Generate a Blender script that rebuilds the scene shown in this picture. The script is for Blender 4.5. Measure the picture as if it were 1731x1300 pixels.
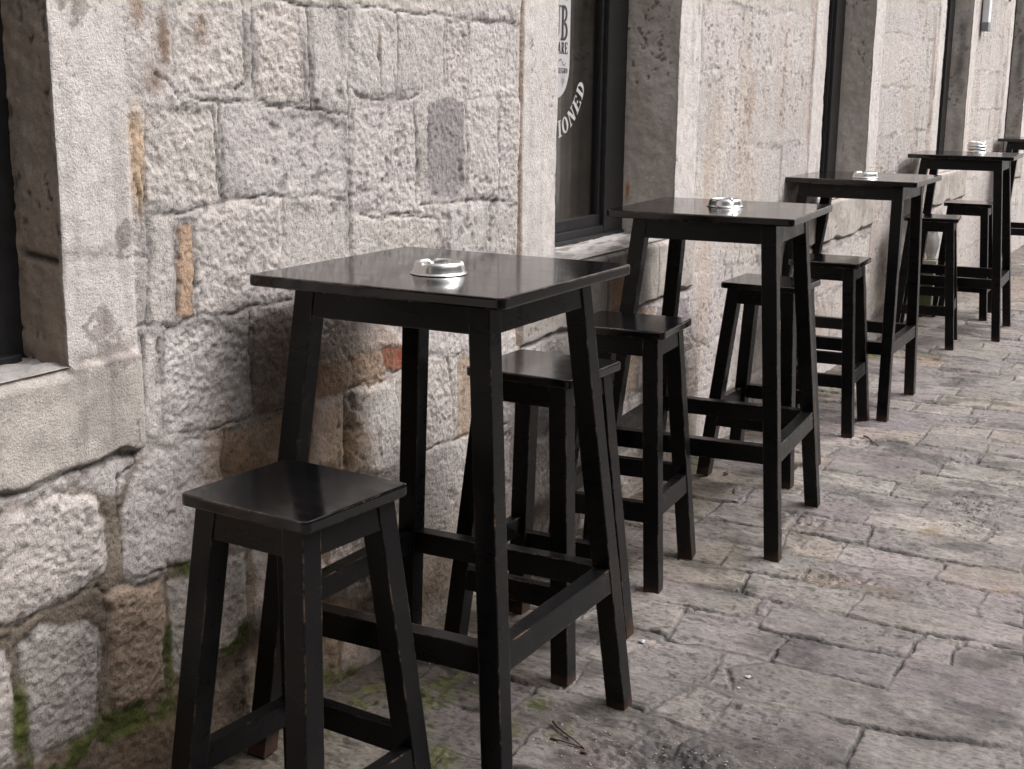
import bpy, bmesh, math, random
import numpy as np
from mathutils import Vector, Matrix
for o in list(bpy.data.objects): bpy.data.objects.remove(o)
S = bpy.context.scene
C = S.collection
R = math.radians

# ------------------------------------------------------------------ camera
CAMP = (-2.5277, -1.5213, 1.4858); YAW, PIT, ROL = 0.4926, 0.2183, 0.0127
fw = Vector((math.cos(YAW)*math.cos(PIT), math.sin(YAW)*math.cos(PIT), -math.sin(PIT)))
rt = Vector((math.sin(YAW), -math.cos(YAW), 0)); up = rt.cross(fw)
r2 = rt*math.cos(ROL)+up*math.sin(ROL); u2 = -rt*math.sin(ROL)+up*math.cos(ROL)
cam = bpy.data.cameras.new('camera'); co = bpy.data.objects.new('camera', cam); C.objects.link(co)
M = Matrix((r2, u2, -fw)).transposed().to_4x4(); M.translation = Vector(CAMP); co.matrix_world = M
cam.sensor_width = 36; cam.lens = 2277.17/1731*36; cam.clip_end = 1000; cam.clip_start = 0.02
S.camera = co

# ------------------------------------------------------------------ light
SUN_EL, SUN_AZ = R(52), R(-58)        # azimuth of the light source, from +x towards -y
wd = bpy.data.worlds.new('World'); S.world = wd; wd.use_nodes = True
nt = wd.node_tree; bg = nt.nodes['Background']
sky = nt.nodes.new('ShaderNodeTexSky'); sky.sky_type = 'NISHITA'; sky.sun_disc = False
sky.sun_elevation = SUN_EL; sky.sun_rotation = math.pi/2-SUN_AZ
sky.dust_density = 5; sky.air_density = 1.0
hs = nt.nodes.new('ShaderNodeHueSaturation'); hs.inputs['Saturation'].default_value = 0.12
nt.links.new(sky.outputs[0], hs.inputs['Color']); nt.links.new(hs.outputs[0], bg.inputs['Color'])
bg.inputs['Strength'].default_value = 0.095
sl = bpy.data.lights.new('sun', 'SUN'); sl.energy = 1.2; sl.angle = R(50); sl.color = (1, .972, .955)
so = bpy.data.objects.new('sun', sl); C.objects.link(so)
d = Vector((math.cos(SUN_EL)*math.cos(SUN_AZ), math.cos(SUN_EL)*math.sin(SUN_AZ), math.sin(SUN_EL)))
so.rotation_euler = d.to_track_quat('Z', 'Y').to_euler(); so.location = (0, -3, 8)
S.view_settings.view_transform = 'Standard'; S.view_settings.look = 'None'; S.view_settings.gamma = 1
S.view_settings.use_curve_mapping = False
S.view_settings.exposure = 1.42
S.render.engine = 'CYCLES'

# ------------------------------------------------------------------ helpers
def link(name, me, mats=None, parent=None):
    o = bpy.data.objects.new(name, me); C.objects.link(o)
    if mats is not None:
        for m in (mats if isinstance(mats, (list, tuple)) else [mats]): me.materials.append(m)
    if parent is not None: o.parent = parent
    return o
def tag(o, label, cat, group=None, kind=None):
    if label: o['label'] = label
    if cat: o['category'] = cat
    if group: o['group'] = group
    if kind: o['kind'] = kind
    return o
def empty(name, loc, rz=0):
    o = bpy.data.objects.new(name, None); C.objects.link(o); o.location = loc; o.rotation_euler = (0, 0, rz)
    o.empty_display_size = .1; return o
def struct(o): o['kind'] = 'structure'; return o
def box8(bm, P, bev=0.0, seg=2):
    """P: 8 points, bottom ring (4, ccw from above) then top ring"""
    v = [bm.verts.new(p) for p in P]
    F = [(3, 2, 1, 0), (4, 5, 6, 7), (0, 1, 5, 4), (1, 2, 6, 5), (2, 3, 7, 6), (3, 0, 4, 7)]
    f = [bm.faces.new([v[i] for i in q]) for q in F]
    if bev:
        es = list({e for q in f for e in q.edges})
        bmesh.ops.bevel(bm, geom=es, offset=bev, segments=seg, affect='EDGES', profile=.6)
def bx(bm, x0, x1, y0, y1, z0, z1, bev=0, seg=2):
    box8(bm, [(x0, y0, z0), (x1, y0, z0), (x1, y1, z0), (x0, y1, z0), (x0, y0, z1), (x1, y0, z1), (x1, y1, z1), (x0, y1, z1)], bev, seg)
def done(name, bm, m, parent=None, smooth=False):
    bmesh.ops.recalc_face_normals(bm, faces=bm.faces)
    me = bpy.data.meshes.new(name); bm.to_mesh(me); bm.free()
    if smooth:
        me.polygons.foreach_set('use_smooth', [True]*len(me.polygons))
    return link(name, me, m, parent)
def lathe(bm, prof, n=48, c=(0, 0, 0), mod=None):
    rings = []
    for (r, z) in prof:
        ring = []
        for k in range(n):
            a = 2*math.pi*k/n; rr, zz = mod(r, z, a) if mod else (r, z)
            ring.append(bm.verts.new((c[0]+rr*math.cos(a), c[1]+rr*math.sin(a), c[2]+zz)))
        rings.append(ring)
    for a, b in zip(rings, rings[1:]):
        for k in range(n): bm.faces.new((a[k], a[(k+1) % n], b[(k+1) % n], b[k]))
    for ring, z in ((rings[0], prof[0][1]), (rings[-1], prof[-1][1])):
        bm.faces.new(ring)
def tube(bm, pts, rad, n=8):
    pts = [Vector(p) for p in pts]; rings = []
    for i, p in enumerate(pts):
        t = (pts[min(i+1, len(pts)-1)]-pts[max(i-1, 0)]).normalized()
        a = t.orthogonal().normalized() if i == 0 else (pa-t*pa.dot(t)).normalized()
        pa = a; b = t.cross(a); r = rad[i] if isinstance(rad, (list, tuple)) else rad
        rings.append([bm.verts.new(p+(a*math.cos(2*math.pi*k/n)+b*math.sin(2*math.pi*k/n))*r) for k in range(n)])
    for a, b in zip(rings, rings[1:]):
        for k in range(n): bm.faces.new((a[k], a[(k+1) % n], b[(k+1) % n], b[k]))
    bm.faces.new(rings[0]); bm.faces.new(rings[-1])

# numpy noise -------------------------------------------------------------
def _h(i, j, s):
    n = (i.astype(np.int64)*374761393 + j.astype(np.int64)*668265263 + s*1442695041) & 0xffffffff
    n = ((n ^ (n >> 13))*1274126177) & 0xffffffff
    n = (n ^ (n >> 16)) & 0xffffffff
    return n/4294967295.0
def vn(x, y, s=0):
    i = np.floor(x); j = np.floor(y); u = x-i; v = y-j
    u = u*u*u*(u*(u*6-15)+10); v = v*v*v*(v*(v*6-15)+10)
    a = _h(i, j, s); b = _h(i+1, j, s); c = _h(i, j+1, s); d_ = _h(i+1, j+1, s)
    return (a*(1-u)+b*u)*(1-v)+(c*(1-u)+d_*u)*v
def fbm(x, y, s=0, o=4, g=.5):
    t = 0; a = 1; n = 0
    for k in range(o):
        ca, sa = math.cos(.7*k+.3), math.sin(.7*k+.3)
        t = t+a*vn((x*ca-y*sa)*2**k+17.3*k, (x*sa+y*ca)*2**k-9.1*k, s+k); n += a; a *= g
    return t/n
def sst(a, b, x):
    t = np.clip((x-a)/(b-a), 0, 1); return t*t*(3-2*t)
def sdf(px, py, poly):
    """signed distance, positive inside"""
    n = len(poly); best = np.full(px.shape, 1e9); ins = np.zeros(px.shape, bool)
    for i in range(n):
        x0, y0 = poly[i]; x1, y1 = poly[(i+1) % n]; ex, ey = x1-x0, y1-y0
        t = np.clip(((px-x0)*ex+(py-y0)*ey)/(ex*ex+ey*ey+1e-12), 0, 1)
        best = np.minimum(best, np.hypot(px-x0-t*ex, py-y0-t*ey))
        c = (y0 > py) != (y1 > py)
        with np.errstate(divide='ignore', invalid='ignore'):
            xi = (x1-x0)*(py-y0)/(y1-y0+1e-15)+x0
        ins ^= c & (px < xi)
    return np.where(ins, best, -best)
def grid_mesh(name, X, Y, Z, keep=None, col=None, m=None, parent=None, flip=False, alpha=None):
    """X,Y,Z 2-D arrays -> smooth shaded mesh with a colour attribute"""
    nr, nc = X.shape
    vs = np.stack([X, Y, Z], -1).reshape(-1, 3).astype(np.float32)
    idx = np.arange(nr*nc).reshape(nr, nc)
    q = np.stack([idx[:-1, :-1], idx[:-1, 1:], idx[1:, 1:], idx[1:, :-1]], -1).reshape(-1, 4)
    if flip: q = q[:, ::-1]
    if keep is not None: q = q[keep.reshape(-1)]
    used = np.unique(q); mp = np.full(nr*nc, -1); mp[used] = np.arange(len(used)); q = mp[q]; vs = vs[used]
    me = bpy.data.meshes.new(name)
    me.vertices.add(len(vs)); me.vertices.foreach_set('co', vs.reshape(-1))
    me.loops.add(q.size); me.loops.foreach_set('vertex_index', q.reshape(-1).astype(np.int32))
    me.polygons.add(len(q)); me.polygons.foreach_set('loop_start', (np.arange(len(q))*4).astype(np.int32))
    me.polygons.foreach_set('use_smooth', np.ones(len(q), bool))
    me.update(calc_edges=True)
    if col is not None:
        c4 = np.ones((len(used), 4), np.float32); c4[:, :3] = np.clip(col.reshape(-1, 3)[used], 0, 1)
        if alpha is not None: c4[:, 3] = alpha.reshape(-1)[used]
        at = me.color_attributes.new('tint', 'FLOAT_COLOR', 'POINT'); at.data.foreach_set('color', c4.reshape(-1))
    return link(name, me, m, parent)

# ------------------------------------------------------------------ materials
def mat(name):
    m = bpy.data.materials.new(name); m.use_nodes = True
    return m, m.node_tree, m.node_tree.nodes['Principled BSDF']
def N(nt, t, **k):
    n = nt.nodes.new(t)
    for a, b in k.items():
        if a in n.inputs: n.inputs[a].default_value = b
        else: setattr(n, a, b)
    return n
def ramp(nt, src, pts):
    r = nt.nodes.new('ShaderNodeValToRGB'); e = r.color_ramp.elements
    while len(e) < len(pts): e.new(.5)
    for q, (p, c) in zip(e, pts): q.position = p; q.color = (c, c, c, 1) if not isinstance(c, tuple) else (*c, 1)
    nt.links.new(src, r.inputs[0]); return r.outputs[0]
def mixc(nt, fac, a, b, mode='MIX'):
    n = nt.nodes.new('ShaderNodeMix'); n.data_type = 'RGBA'; n.blend_type = mode
    for s, v in ((n.inputs[0], fac), (n.inputs[6], a), (n.inputs[7], b)):
        if isinstance(v, (int, float)): s.default_value = v
        elif isinstance(v, tuple): s.default_value = (*v, 1)
        else: nt.links.new(v, s)
    return n.outputs[2]
def stone_mat(name, aniso=(1, 1, 1), fine=260, spec=.25, bump=.5, rough=.85, contrast=.5, fleck=120.0, fleck_rot=.7, flk=.8, cleft=False):
    m, nt, b = mat(name); L = nt.links.new
    at = N(nt, 'ShaderNodeAttribute', attribute_name='tint')
    g = N(nt, 'ShaderNodeNewGeometry'); mp = N(nt, 'ShaderNodeMapping'); mp.inputs['Scale'].default_value = aniso
    L(g.outputs['Position'], mp.inputs[0])
    n1 = N(nt, 'ShaderNodeTexNoise', Scale=fine, Detail=5.0, Roughness=.65); L(mp.outputs[0], n1.inputs['Vector'])
    n2 = N(nt, 'ShaderNodeTexNoise', Scale=28.0, Detail=6.0, Roughness=.7); L(mp.outputs[0], n2.inputs['Vector'])
    n3 = N(nt, 'ShaderNodeTexNoise', Scale=110.0, Detail=4.0, Roughness=.65); L(mp.outputs[0], n3.inputs['Vector'])
    c = mixc(nt, contrast, at.outputs['Color'], ramp(nt, n1.outputs[0], [(.3, .45), (.5, 1.0), (.72, 1.25)]), 'MULTIPLY')
    c = mixc(nt, contrast, c, ramp(nt, n2.outputs[0], [(.32, .62), (.5, 1.0), (.7, 1.15)]), 'MULTIPLY')
    # tiny dark pits
    vo = N(nt, 'ShaderNodeTexVoronoi', Scale=130.0); L(mp.outputs[0], vo.inputs['Vector'])
    pit = nt.nodes.new('ShaderNodeMath'); pit.operation = 'MULTIPLY'
    L(ramp(nt, vo.outputs['Distance'], [(.0, 1.0), (.22, 0.0)]), pit.inputs[0])
    L(ramp(nt, n3.outputs[0], [(.52, 0.0), (.62, 1.0)]), pit.inputs[1])
    c = mixc(nt, pit.outputs[0], c, mixc(nt, 1.0, c, (.42, .38, .36), 'MULTIPLY'))
    fm = N(nt, 'ShaderNodeMapping'); fm.inputs['Scale'].default_value = (1.4*aniso[0], aniso[1], .9); fm.inputs['Rotation'].default_value = (0, fleck_rot, 0); L(g.outputs['Position'], fm.inputs[0])
    fn = N(nt, 'ShaderNodeTexNoise', Scale=fleck, Detail=3.0, Roughness=.6); L(fm.outputs[0], fn.inputs['Vector'])
    fk_ = nt.nodes.new('ShaderNodeMath'); fk_.operation = 'MULTIPLY'; L(at.outputs['Alpha'], fk_.inputs[0]); fk_.inputs[1].default_value = flk
    c = mixc(nt, fk_.outputs[0], c, ramp(nt, fn.outputs[0], [(.33, .40), (.43, 1.0), (.58, 1.0), (.70, 1.18)]), 'MULTIPLY')
    if cleft:
        cm = N(nt, 'ShaderNodeMapping'); cm.inputs['Scale'].default_value = (1, .22, 1); L(g.outputs['Position'], cm.inputs[0])
        for sc_, th in ((26.0, .010), (60.0, .012)):
            cn = N(nt, 'ShaderNodeTexNoise', Scale=sc_, Detail=6.0, Roughness=.62); L(cm.outputs[0], cn.inputs['Vector'])
            gate = N(nt, 'ShaderNodeTexNoise', Scale=sc_*.16, Detail=2.0); L(g.outputs['Position'], gate.inputs['Vector'])
            ln = ramp(nt, cn.outputs[0], [(.5-th, 0.0), (.5, 1.0), (.5+th*.3, 0.0)])
            mu = nt.nodes.new('ShaderNodeMath'); mu.operation = 'MULTIPLY'; L(ln, mu.inputs[0]); L(ramp(nt, gate.outputs[0], [(.43, 0.0), (.55, .9)]), mu.inputs[1])
            c = mixc(nt, mu.outputs[0], c, mixc(nt, 1.0, c, (.16, .14, .13), 'MULTIPLY'))
    L(c, b.inputs['Base Color'])
    b.inputs['Roughness'].default_value = rough; b.inputs['Specular IOR Level'].default_value = spec
    ad = nt.nodes.new('ShaderNodeMath'); ad.operation = 'MULTIPLY_ADD'; L(n3.outputs[0], ad.inputs[0]); ad.inputs[1].default_value = 1.6
    L(n1.outputs[0], ad.inputs[2])
    sb = nt.nodes.new('ShaderNodeMath'); sb.operation = 'SUBTRACT'; L(ad.outputs[0], sb.inputs[0]); L(pit.outputs[0], sb.inputs[1])
    bu = N(nt, 'ShaderNodeBump', Strength=bump, Distance=.003); L(sb.outputs[0], bu.inputs['Height']); L(bu.outputs[0], b.inputs['Normal'])
    return m
M_WALL = stone_mat('rough_limestone', bump=.75, contrast=.55)
M_SMOOTH = stone_mat('dressed_limestone', fine=260, bump=.35, contrast=.4, flk=.25)
M_PAVE = stone_mat('paving_stone', aniso=(1.5, .6, 1), fine=150, bump=.45, rough=.62, spec=.4, contrast=.75, fleck=70.0, fleck_rot=0, flk=.8, cleft=True)
def paint(name, worn=1.0, r0=.24, r1=.38, spec=.25):
    m, nt, b = mat(name); L = nt.links.new
    tc = N(nt, 'ShaderNodeTexCoord')
    n = N(nt, 'ShaderNodeTexNoise', Scale=38.0, Detail=6.0, Roughness=.7); L(tc.outputs['Object'], n.inputs['Vector'])
    n4 = N(nt, 'ShaderNodeTexNoise', Scale=6.0, Detail=4.0, Roughness=.6); L(tc.outputs['Object'], n4.inputs['Vector'])
    mp = N(nt, 'ShaderNodeMapping'); mp.inputs['Scale'].default_value = (9, 2, 9); L(tc.outputs['Object'], mp.inputs[0])
    gr = N(nt, 'ShaderNodeTexNoise', Scale=3.0, Detail=5.0, Roughness=.6); L(mp.outputs[0], gr.inputs['Vector'])
    bv = N(nt, 'ShaderNodeBevel', Radius=.006); bv.samples = 4
    g = N(nt, 'ShaderNodeNewGeometry')
    dt = N(nt, 'ShaderNodeVectorMath', operation='DOT_PRODUCT'); L(bv.outputs[0], dt.inputs[0]); L(g.outputs['True Normal'], dt.inputs[1])
    edge = ramp(nt, dt.outputs['Value'], [(.80, 1.0), (.985, 0.0)])
    ms = nt.nodes.new('ShaderNodeMath'); ms.operation = 'MULTIPLY'; L(edge, ms.inputs[0])
    sm = nt.nodes.new('ShaderNodeMath'); sm.operation = 'MULTIPLY'; L(n.outputs[0], sm.inputs[0]); L(n4.outputs[0], sm.inputs[1])
    L(ramp(nt, sm.outputs[0], [(.25, 0.0), (.32, worn)]), ms.inputs[1])
    # bare wood at the feet
    sx = N(nt, 'ShaderNodeSeparateXYZ'); L(tc.outputs['Object'], sx.inputs[0])
    fa = nt.nodes.new('ShaderNodeMath'); fa.operation = 'MULTIPLY_ADD'; L(n4.outputs[0], fa.inputs[0]); fa.inputs[1].default_value = -.16; L(sx.outputs['Z'], fa.inputs[2])
    foot = ramp(nt, fa.outputs[0], [(.0, .0), (.001, .0)])
    mr = N(nt, 'ShaderNodeMapRange'); L(fa.outputs[0], mr.inputs[0]); mr.inputs[1].default_value = -.075; mr.inputs[2].default_value = -.045
    mr.inputs[3].default_value = .85; mr.inputs[4].default_value = 0
    mx = nt.nodes.new('ShaderNodeMath'); mx.operation = 'MAXIMUM'; L(ms.outputs[0], mx.inputs[0]); L(mr.outputs[0], mx.inputs[1])
    cl = nt.nodes.new('ShaderNodeClamp'); L(mx.outputs[0], cl.inputs[0])
    base = mixc(nt, ramp(nt, n4.outputs[0], [(.35, 0.0), (.65, 1.0)]), (.0022, .0022, .0025), (.0050, .0046, .0048))
    wood = mixc(nt, n.outputs[0], (.08, .042, .028), (.30, .20, .15))
    L(mixc(nt, mr.outputs[0], mixc(nt, ms.outputs[0], base, wood), mixc(nt, n.outputs[0], (.018, .010, .008), (.10, .050, .032))), b.inputs['Base Color'])
    rr = ramp(nt, gr.outputs[0], [(.3, r0), (.7, r1)])
    L(mixc(nt, cl.outputs[0], rr, (.6, .6, .6)), b.inputs['Roughness'])
    b.inputs['Specular IOR Level'].default_value = spec
    bu = N(nt, 'ShaderNodeBump', Strength=.012, Distance=.001); L(gr.outputs[0], bu.inputs['Height']); L(bu.outputs[0], b.inputs['Normal'])
    return m
M_BLACK = paint('black_painted_wood')
M_TOP = paint('polished_black_wood', 1.0, .07, .17, .5)
def plain(name, col, rough=.5, metal=0, spec=.5, nz=.15, sc=60):
    m, nt, b = mat(name); L = nt.links.new
    g = N(nt, 'ShaderNodeNewGeometry'); n = N(nt, 'ShaderNodeTexNoise', Scale=float(sc), Detail=5.0); L(g.outputs['Position'], n.inputs['Vector'])
    L(mixc(nt, 1.0, col, ramp(nt, n.outputs[0], [(.3, 1-nz), (.7, 1+nz)]), 'MULTIPLY'), b.inputs['Base Color'])
    b.inputs['Roughness'].default_value = rough; b.inputs['Metallic'].default_value = metal; b.inputs['Specular IOR Level'].default_value = spec
    return m
M_CHROME = plain('polished_steel', (.66, .65, .64), .26, 1.0, nz=.04)
M_FRAME = plain('black_window_paint', (.010, .010, .011), .42, nz=.4, sc=30)
M_BLIND = plain('dark_cloth', (.080, .069, .060), .9, nz=.3, sc=8)
M_LIGHTV = plain('pale_grey_lettering', (.42, .41, .41), .6, nz=.08)
M_DARKV = plain('dark_lettering', (.035, .028, .028), .6, nz=.1)
M_WHITE = plain('white_enamel', (.72, .72, .73), .35, nz=.06, sc=20)
M_CREAM = plain('cream_paint', (.62, .62, .48), .6, nz=.1, sc=30)
M_GREEN = plain('olive_paint', (.13, .14, .06), .6, nz=.2, sc=30)
M_CABLE = plain('black_rubber', (.02, .02, .02), .5)
M_TWIG = plain('dry_twig', (.09, .065, .05), .9, nz=.3, sc=150)
M_PAPER = plain('white_paper', (.5, .5, .52), .8, nz=.1)
M_LEAF = plain('dry_leaf', (.10, .05, .035), .8, nz=.3, sc=100)
M_GRIT = plain('grit', (.27, .25, .235), .9, nz=.6, sc=35)
mg, ntg, bg_ = mat('window_glass')
tr = ntg.nodes.new('ShaderNodeBsdfTransparent'); tr.inputs[0].default_value = (.92, .92, .91, 1)
gl = ntg.nodes.new('ShaderNodeBsdfGlossy'); gl.inputs['Roughness'].default_value = .03; gl.inputs[0].default_value = (.9, .9, .9, 1)
lw = ntg.nodes.new('ShaderNodeLayerWeight'); fr = ntg.nodes.new('ShaderNodeMapRange'); pw = ntg.nodes.new('ShaderNodeMath'); pw.operation = 'POWER'; pw.inputs[1].default_value = 4.5
ntg.links.new(lw.outputs['Facing'], pw.inputs[0]); ntg.links.new(pw.outputs[0], fr.inputs[0]); fr.inputs[3].default_value = .04; fr.inputs[4].default_value = 1.0
mxs = ntg.nodes.new('ShaderNodeMixShader')
ntg.links.new(fr.outputs[0], mxs.inputs[0]); ntg.links.new(tr.outputs[0], mxs.inputs[1]); ntg.links.new(gl.outputs[0], mxs.inputs[2])
ntg.links.new(mxs.outputs[0], ntg.nodes['Material Output'].inputs[0]); M_GLASS = mg

# ------------------------------------------------------------------ furniture poses
# name: x, y, yaw, shear_y, shear_x, base z, height factor
POSE = {
 'T1': (0.0, 0.0, 0.0, -.0081, .008, .0047, -.0117), 'T2': (1.8156, .0126, .0741, .0037, .003, .0001, -.0029),
 'T3': (3.9582, .0763, .0191, .0653, .008, -.014, .0019), 'T4': (6.2884, .0221, .0476, .0068, -.0023, .0061, .0037),
 'T5': (9.75, .0351, .02, -.01, -.0, .0027, .004),
 'S1': (-.6028, -.0357, -.0812, 0, 0, -.0115, -.0026), 'S2': (.5285, .0238, -.0273, 0, 0, .0106, .0085),
 'S3': (1.2393, .0903, .078, .0039, .0132, -.001, .0269), 'S4': (2.4814, .0397, -.015, .011, -.0064, .0158, -.0198),
 'S5': (3.4175, .0659, .0515, .005, .002, -.0088, -.0064), 'S6': (5.7399, .0901, .1224, 0, 0, -.0023, -.004),
 'S7': (6.9569, .0873, .0422, 0, 0, -.0023, -.0039)}
def base_z(x, y):
    """gentle unevenness of the paving, passing through the feet of the furniture"""
    num = 0; den = .6
    for k, p in POSE.items():
        w = np.exp(-((x-p[0])**2+(y-p[1])**2)/(2*.30**2)); num = num+w*p[5]; den = den+w
    return num/den*1.35

# ------------------------------------------------------------------ the wall
YW = 0.36
OPEN = [(-1.77, -.76, .965), (1.25, 2.255, .935), (4.206, 5.148, .93), (7.06, 8.044, .93), (9.93, 10.9, .93), (12.9, 13.9, .93), (15.9, 16.9, .93)]
ZT = 2.55; WTOP = 3.3
def ramp_axis(a, b, f):
    out = [a]; x = a
    while x < b: x += f(x); out.append(x)
    out = np.array(out); return a+(out-a)*(b-a)/(out[-1]-a)
fx = lambda x: .0042*max(1, (abs(x-.2)+2.4)/3.1)**1.45 if x > -1.0 else .02
brk = [-3.2, -1.0]+[v for o in OPEN for v in o[:2] if v > -1.0]+[19.0]
xs = np.unique(np.concatenate([ramp_axis(a, b, fx) for a, b in zip(brk, brk[1:])]))
xs = np.sort(np.concatenate([xs[(xs > -3.2)], [-3.2]])); xs = np.unique(np.round(xs, 5))
# keep the left opening's hidden edge too
xs = np.unique(np.append(xs, -1.77))
zs = np.concatenate([np.linspace(-.05, .93, 236), np.linspace(.93, .935, 2)[1:], np.linspace(.935, .965, 8)[1:], np.linspace(.965, 2.2, 295)[1:], np.linspace(2.2, ZT, 20)[1:], np.linspace(ZT, WTOP, 20)[1:]])
X, Z = np.meshgrid(xs, zs)
def blob(x, z, cx, cz, rx, rz, s=0):
    w = fbm(x*9+cx*31, z*9, 50+s, 3)*1.3-.65
    return sst(0, 1, 1.15-np.hypot((x-cx)/rx, (z-cz)/rz)+w*.9)

rng = random.Random(5)
def courses(x0, x1, z0, z1, hmin, hmax, wmin, wmax, gap=.012, jit=.008):
    out = []; z = z0
    while z < z1-.03:
        h = min(rng.uniform(hmin, hmax), z1-z)
        x = x0-rng.uniform(0, .05)
        while x < x1:
            w = rng.uniform(wmin, wmax)
            xe = min(x+w, x1)
            if x1-xe < .07: xe = x1
            j = lambda: rng.uniform(-jit, jit)
            g = gap/2
            a = max(x, x0)
            if xe-a > .04:
                out.append([(a+g+j(), z+g+j()), (xe-g+j(), z+g+j()), (xe-g+j(), z+h-g+j()), (a+g+j(), z+h-g+j())])
            x = xe
        z += h
    return out
FL=[[(1.630,0.113),(1.617,-0.158),(1.383,-0.176),(1.395,0.070)],
[(1.616,-0.167),(1.605,-0.424),(1.388,-0.436),(1.381,-0.183)],
[(1.830,-0.277),(1.817,-0.475),(1.616,-0.487),(1.620,-0.315)],
[(2.039,-0.256),(2.028,-0.513),(1.850,-0.530),(1.838,-0.473),(1.849,-0.260)],
[(2.018,-0.521),(2.051,-0.838),(2.030,-1.014),(1.821,-1.043),(1.821,-0.860),(1.841,-0.539)],
[(1.820,-0.480),(1.824,-0.545),(1.800,-0.802),(1.598,-0.807),(1.617,-0.641),(1.625,-0.491)],
[(1.797,-0.808),(1.818,-0.952),(1.815,-1.044),(1.619,-1.072),(1.589,-0.971),(1.607,-0.813)],
[(1.604,-0.434),(1.608,-0.495),(1.590,-0.803),(1.568,-0.966),(1.381,-0.972),(1.383,-0.820),(1.379,-0.641),(1.382,-0.447)],
[(1.579,-0.975),(1.587,-1.076),(1.358,-1.108),(1.381,-0.981)],
[(1.356,0.001),(1.376,-0.185),(1.355,-0.298),(1.190,-0.316),(1.183,-0.205),(1.180,-0.050)],
[(1.357,-0.301),(1.364,-0.447),(1.368,-0.642),(1.184,-0.642),(1.155,-0.492),(1.194,-0.324)],
[(1.361,-0.649),(1.362,-0.976),(1.353,-1.109),(1.167,-1.135),(1.168,-1.025),(1.149,-0.876),(1.166,-0.646)],
[(1.160,-0.436),(1.173,-0.587),(1.162,-0.648),(1.145,-0.869),(0.964,-0.860),(0.950,-0.654),(0.962,-0.451)],
[(1.141,-0.878),(1.112,-0.975),(0.961,-0.971),(0.958,-0.866)],
[(1.110,-0.980),(1.126,-1.141),(0.922,-1.170),(0.959,-0.974)],
[(0.927,-0.551),(0.950,-0.860),(0.735,-0.866),(0.733,-0.700),(0.740,-0.556)],
[(0.954,-0.236),(0.952,-0.451),(0.925,-0.546),(0.743,-0.547),(0.734,-0.266)],
[(0.944,-0.865),(0.954,-0.972),(0.911,-1.171),(0.732,-1.196),(0.721,-0.958),(0.731,-0.872)],
[(0.721,-0.275),(0.723,-0.435),(0.603,-0.438),(0.514,-0.447),(0.492,-0.259),(0.623,-0.208)],
[(0.291,-0.383),(0.505,-0.445),(0.481,-0.539),(0.271,-0.551)],
[(0.468,-0.550),(0.484,-0.770),(0.492,-0.865),(0.306,-0.873),(0.285,-0.825),(0.275,-0.559)],
[(0.727,-0.557),(0.725,-0.869),(0.725,-1.197),(0.584,-1.217),(0.512,-0.974),(0.500,-0.868),(0.506,-0.777),(0.490,-0.542),(0.642,-0.469)],
[(0.488,-0.871),(0.510,-0.988),(0.569,-1.219),(0.202,-1.271),(0.013,-0.938),(0.304,-0.880)],
[(0.263,-0.556),(0.282,-0.819),(-0.023,-0.874),(-0.180,-0.598),(0.185,-0.519)],
]
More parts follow.
